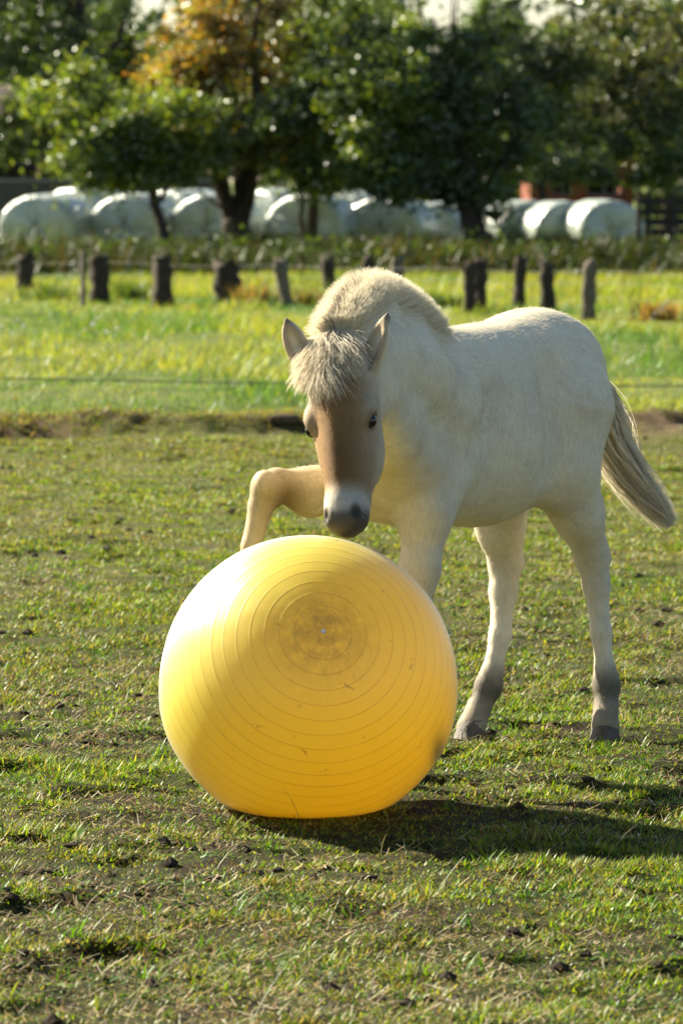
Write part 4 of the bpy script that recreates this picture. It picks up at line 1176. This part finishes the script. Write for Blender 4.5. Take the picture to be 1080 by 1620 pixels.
# short coat all over
nn = 26000
rel = ctr - FO; hd = (ctr - HP) @ ha
headm = (np.abs((ctr - HP) @ hs) < .16) & (hd > .0) & (hd < .6) & (ctr[:, 1] < 11.85)
wgt = np.where(headm, .9, 1.0) * (ctr[:, 2] > .075) * (~(headm & (hd > .44)))
p, nr = sample(nn, wgt)
dn = np.tile(-F2 * .75 + np.array((0, 0, -.75)), (nn, 1))
hm = (np.abs((p - HP) @ hs) < .16) & (((p - HP) @ ha) > .0) & (p[:, 1] < 11.85)
dn[hm] = ha * 1.0
low = p[:, 2] < .7
dn[low & ~hm] = np.array((.1, .1, -1.))
flow = unit(dn - nr * (dn * nr).sum(1, keepdims=True) + rng.normal(0, .15, (nn, 3)))
ln = (.007 + .009 * rng.random((nn, 1))) * np.where(hm, .55, 1.0)[:, None] * np.where((p[:, 2] < .62) & ~hm, .85, 1.0)[:, None]
mid = p + (flow * .9 + nr * .26) * ln * .5
tip = p + (flow * 1.0 + nr * .28) * ln
pts = np.stack([p - nr * .001, mid, tip], 1) - FO
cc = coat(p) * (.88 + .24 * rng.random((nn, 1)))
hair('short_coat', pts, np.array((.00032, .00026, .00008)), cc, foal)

# mane: stands up along the crest
def mane(n, u0, u1, spread, length, colf, name, lean):
    u = u0 + (u1 - u0) * rng.random(n)
    crest = [W(672, 566, 12.34), W(626, 518, 12.18), W(586, 496, 11.98), W(552, 532, 11.78), W(538, 555, 11.71)]
    c = polyline(crest, u); tg = unit(polyline(crest, np.minimum(u + .02, 1)) - polyline(crest, np.maximum(u - .02, 0)))
    body_l = np.tile(L2, (n, 1)) * (1 - u[:, None]) + hs[None] * u[:, None]
    sd = unit(body_l - tg * (body_l * tg).sum(1, keepdims=True))
    up = unit(np.cross(tg, sd)); up = np.where(up[:, 2:3] * 1.0 + up[:, 1:2] * -.6 > 0, up, -up)
    rr = np.interp(u, [0, .3, .65, 1], [.080, .063, .057, .056])
    a = rng.normal(0, spread, n)
    d0 = unit(up * np.cos(a)[:, None] + sd * np.sin(a)[:, None])
    root = c + d0 * (rr * .93)[:, None]
    L = np.interp(u, [0, .12, .35, .7, 1], [.02, .045, .055, .058, .045]) * length * (.7 + .45 * rng.random(n))
    clump = vnoise(u * 55, a * 9, 5) - .5; clump2 = vnoise(u * 70 + 9, a * 12, 6) - .5
    d1 = unit(d0 + tg * (clump * .9 + lean)[:, None] + sd * (clump2 * .8)[:, None] + rng.normal(0, .16, (n, 3)))
    K = 5; ts = np.linspace(0, 1, K)
    pts = np.stack([root + d0 * (L * tt * (1 - .4 * tt))[:, None] + d1 * (L * .65 * tt * tt)[:, None] + np.array((0, -.03, -.25)) * (L * .35 * tt ** 3)[:, None] for tt in ts], 1)
    cols = colf(u, a, n)
    return hair(name, pts - FO, np.array((.0007, .00065, .0006, .0004, .00012)), cols, foal)
def mcol(u, a, n):
    c = np.array((.80, .73, .56)) * (.85 + .3 * rng.random((n, 1)))
    dark = (np.abs(a + .02) < .15) & (rng.random(n) < .55 * sstep(.35, .9, u) + .02)
    c[dark] = np.array((.15, .115, .08)) * (.7 + .6 * rng.random((dark.sum(), 1)))
    return c
mane(30000, 0, 1.0, .44, 1.0, mcol, 'mane', 0.05)
# forelock: thick tuft falling over the brow
def forelock(n):
    a0 = np.clip(rng.normal(-.016, .028, n), -.066, .036); b0 = rng.random(n)
    root = H(0, 0, 0) + hs * a0[:, None] + ha * (-.035 + .085 * b0)[:, None] + hn * (.045 - 4.5 * a0 ** 2 - .02 * (1 - b0))[:, None]
    tuft = np.round(a0 / .016 + rng.normal(0, .3, n)); th_ = hash2(tuft, np.round(b0 * 3), 3)
    L = (.048 + .085 * th_) * (.6 + .5 * rng.random(n)) * (1.05 - 5 * np.abs(a0 + .016))
    out = unit(hn * .55 + hs * (a0 / .12 + (th_ - .5) * .4)[:, None] + ha * (-.10 + .45 * b0)[:, None] + rng.normal(0, .12, (n, 3)))
    dwn = unit(ha * 1.0 + hs * (a0 / .22 + (th_ - .5) * .5)[:, None] + hn * .06 + rng.normal(0, .10, (n, 3)))
    K = 7; ts = np.linspace(0, 1, K)
    out = unit(out + rng.normal(0, .16, (n, 3))); dwn = unit(dwn + rng.normal(0, .14, (n, 3)))
    pts = np.stack([root + out * (L * .55 * tt * (1 - .45 * tt))[:, None] + dwn * (L * tt ** 1.7)[:, None] + hs * (.005 * np.sin(tt * 6 + th_ * 20))[:, None] for tt in ts], 1)
    c = np.array((.78, .70, .53)) * (.75 + .4 * rng.random((n, 1)))
    dk = rng.random(n) < .18 * np.exp(-((a0 + .005) / .016) ** 2) + .02
    c[dk] = np.array((.14, .11, .08)) * (.7 + .7 * rng.random((dk.sum(), 1)))
    hair('forelock', pts - FO, np.array((.0008, .00075, .0007, .0006, .0005, .00035, .00012)), c, foal)
forelock(22000)
# tail
def tail(n):
    path = [B(-.235, .0, 1.04), W(950, 640, 13.12), W(966, 700, 13.17), W(990, 745, 13.20), W(1025, 790, 13.22), W(1062, 832, 13.23)]
    K = 10; u = np.linspace(0, 1, K)
    cp = polyline(path, u)
    wid = np.interp(u, [0, .15, .45, .8, 1], [.020, .036, .048, .040, .020])
    g1 = rng.normal(0, .5, n); g2 = rng.normal(0, .5, n); st = rng.random(n) ** 1.5 * .35; en = .55 + .45 * rng.random(n) ** .8
    tg = unit(np.gradient(cp, axis=0)); s1 = unit(np.cross(tg, np.array((0, 1., 0)))); s2 = np.cross(tg, s1)
    loc = np.round(g1 * 9) * 17 + np.round(g2 * 8)
    ph = hash2(loc, loc * 3, 2) * 6.28; am = .004 + .009 * hash2(loc, loc * 5, 3)
    pts = []
    for k in range(K):
        uu = st + (en - st) * u[k]
        c = polyline(path, uu); i = np.clip((uu * (K - 1)).astype(int), 0, K - 1)
        w = np.interp(uu, [0, .15, .45, .8, 1], [.018, .030, .040, .034, .020])
        pts.append(c + s1[i] * (g1 * w + am * np.sin(uu * 9 + ph))[:, None] + s2[i] * (g2 * w + am * np.cos(uu * 8 + ph))[:, None] + rng.normal(0, .0024, (n, 3)))
    pts = np.stack(pts, 1)
    c = np.array((.74, .67, .51)) * (.8 + .45 * rng.random((n, 1)))
    dk = hash2(loc, loc * 7, 4) < .16; c[dk] *= np.array((.45, .40, .34))
    hair('tail', pts - FO, np.linspace(.0009, .0002, K), c, foal)
tail(14000)
# whiskers
n = 60
a_ = rng.random(n) * 1.0; r0 = [H((rng.random() - .5) * .08, .43 + .04 * rng.random(), -.03 + .05 * rng.random()) for i in range(n)]
r0 = np.array(r0); d = unit(r0 - H(0, .40, -.01)) + rng.normal(0, .25, (n, 3))
pts = np.stack([r0, r0 + d * .02, r0 + d * .042 + np.array((0, 0, -.006))], 1)
hair('whiskers', pts - FO, np.array((.0004, .0003, .0001)), np.tile(np.array((.5, .45, .38)), (n, 1)), foal)
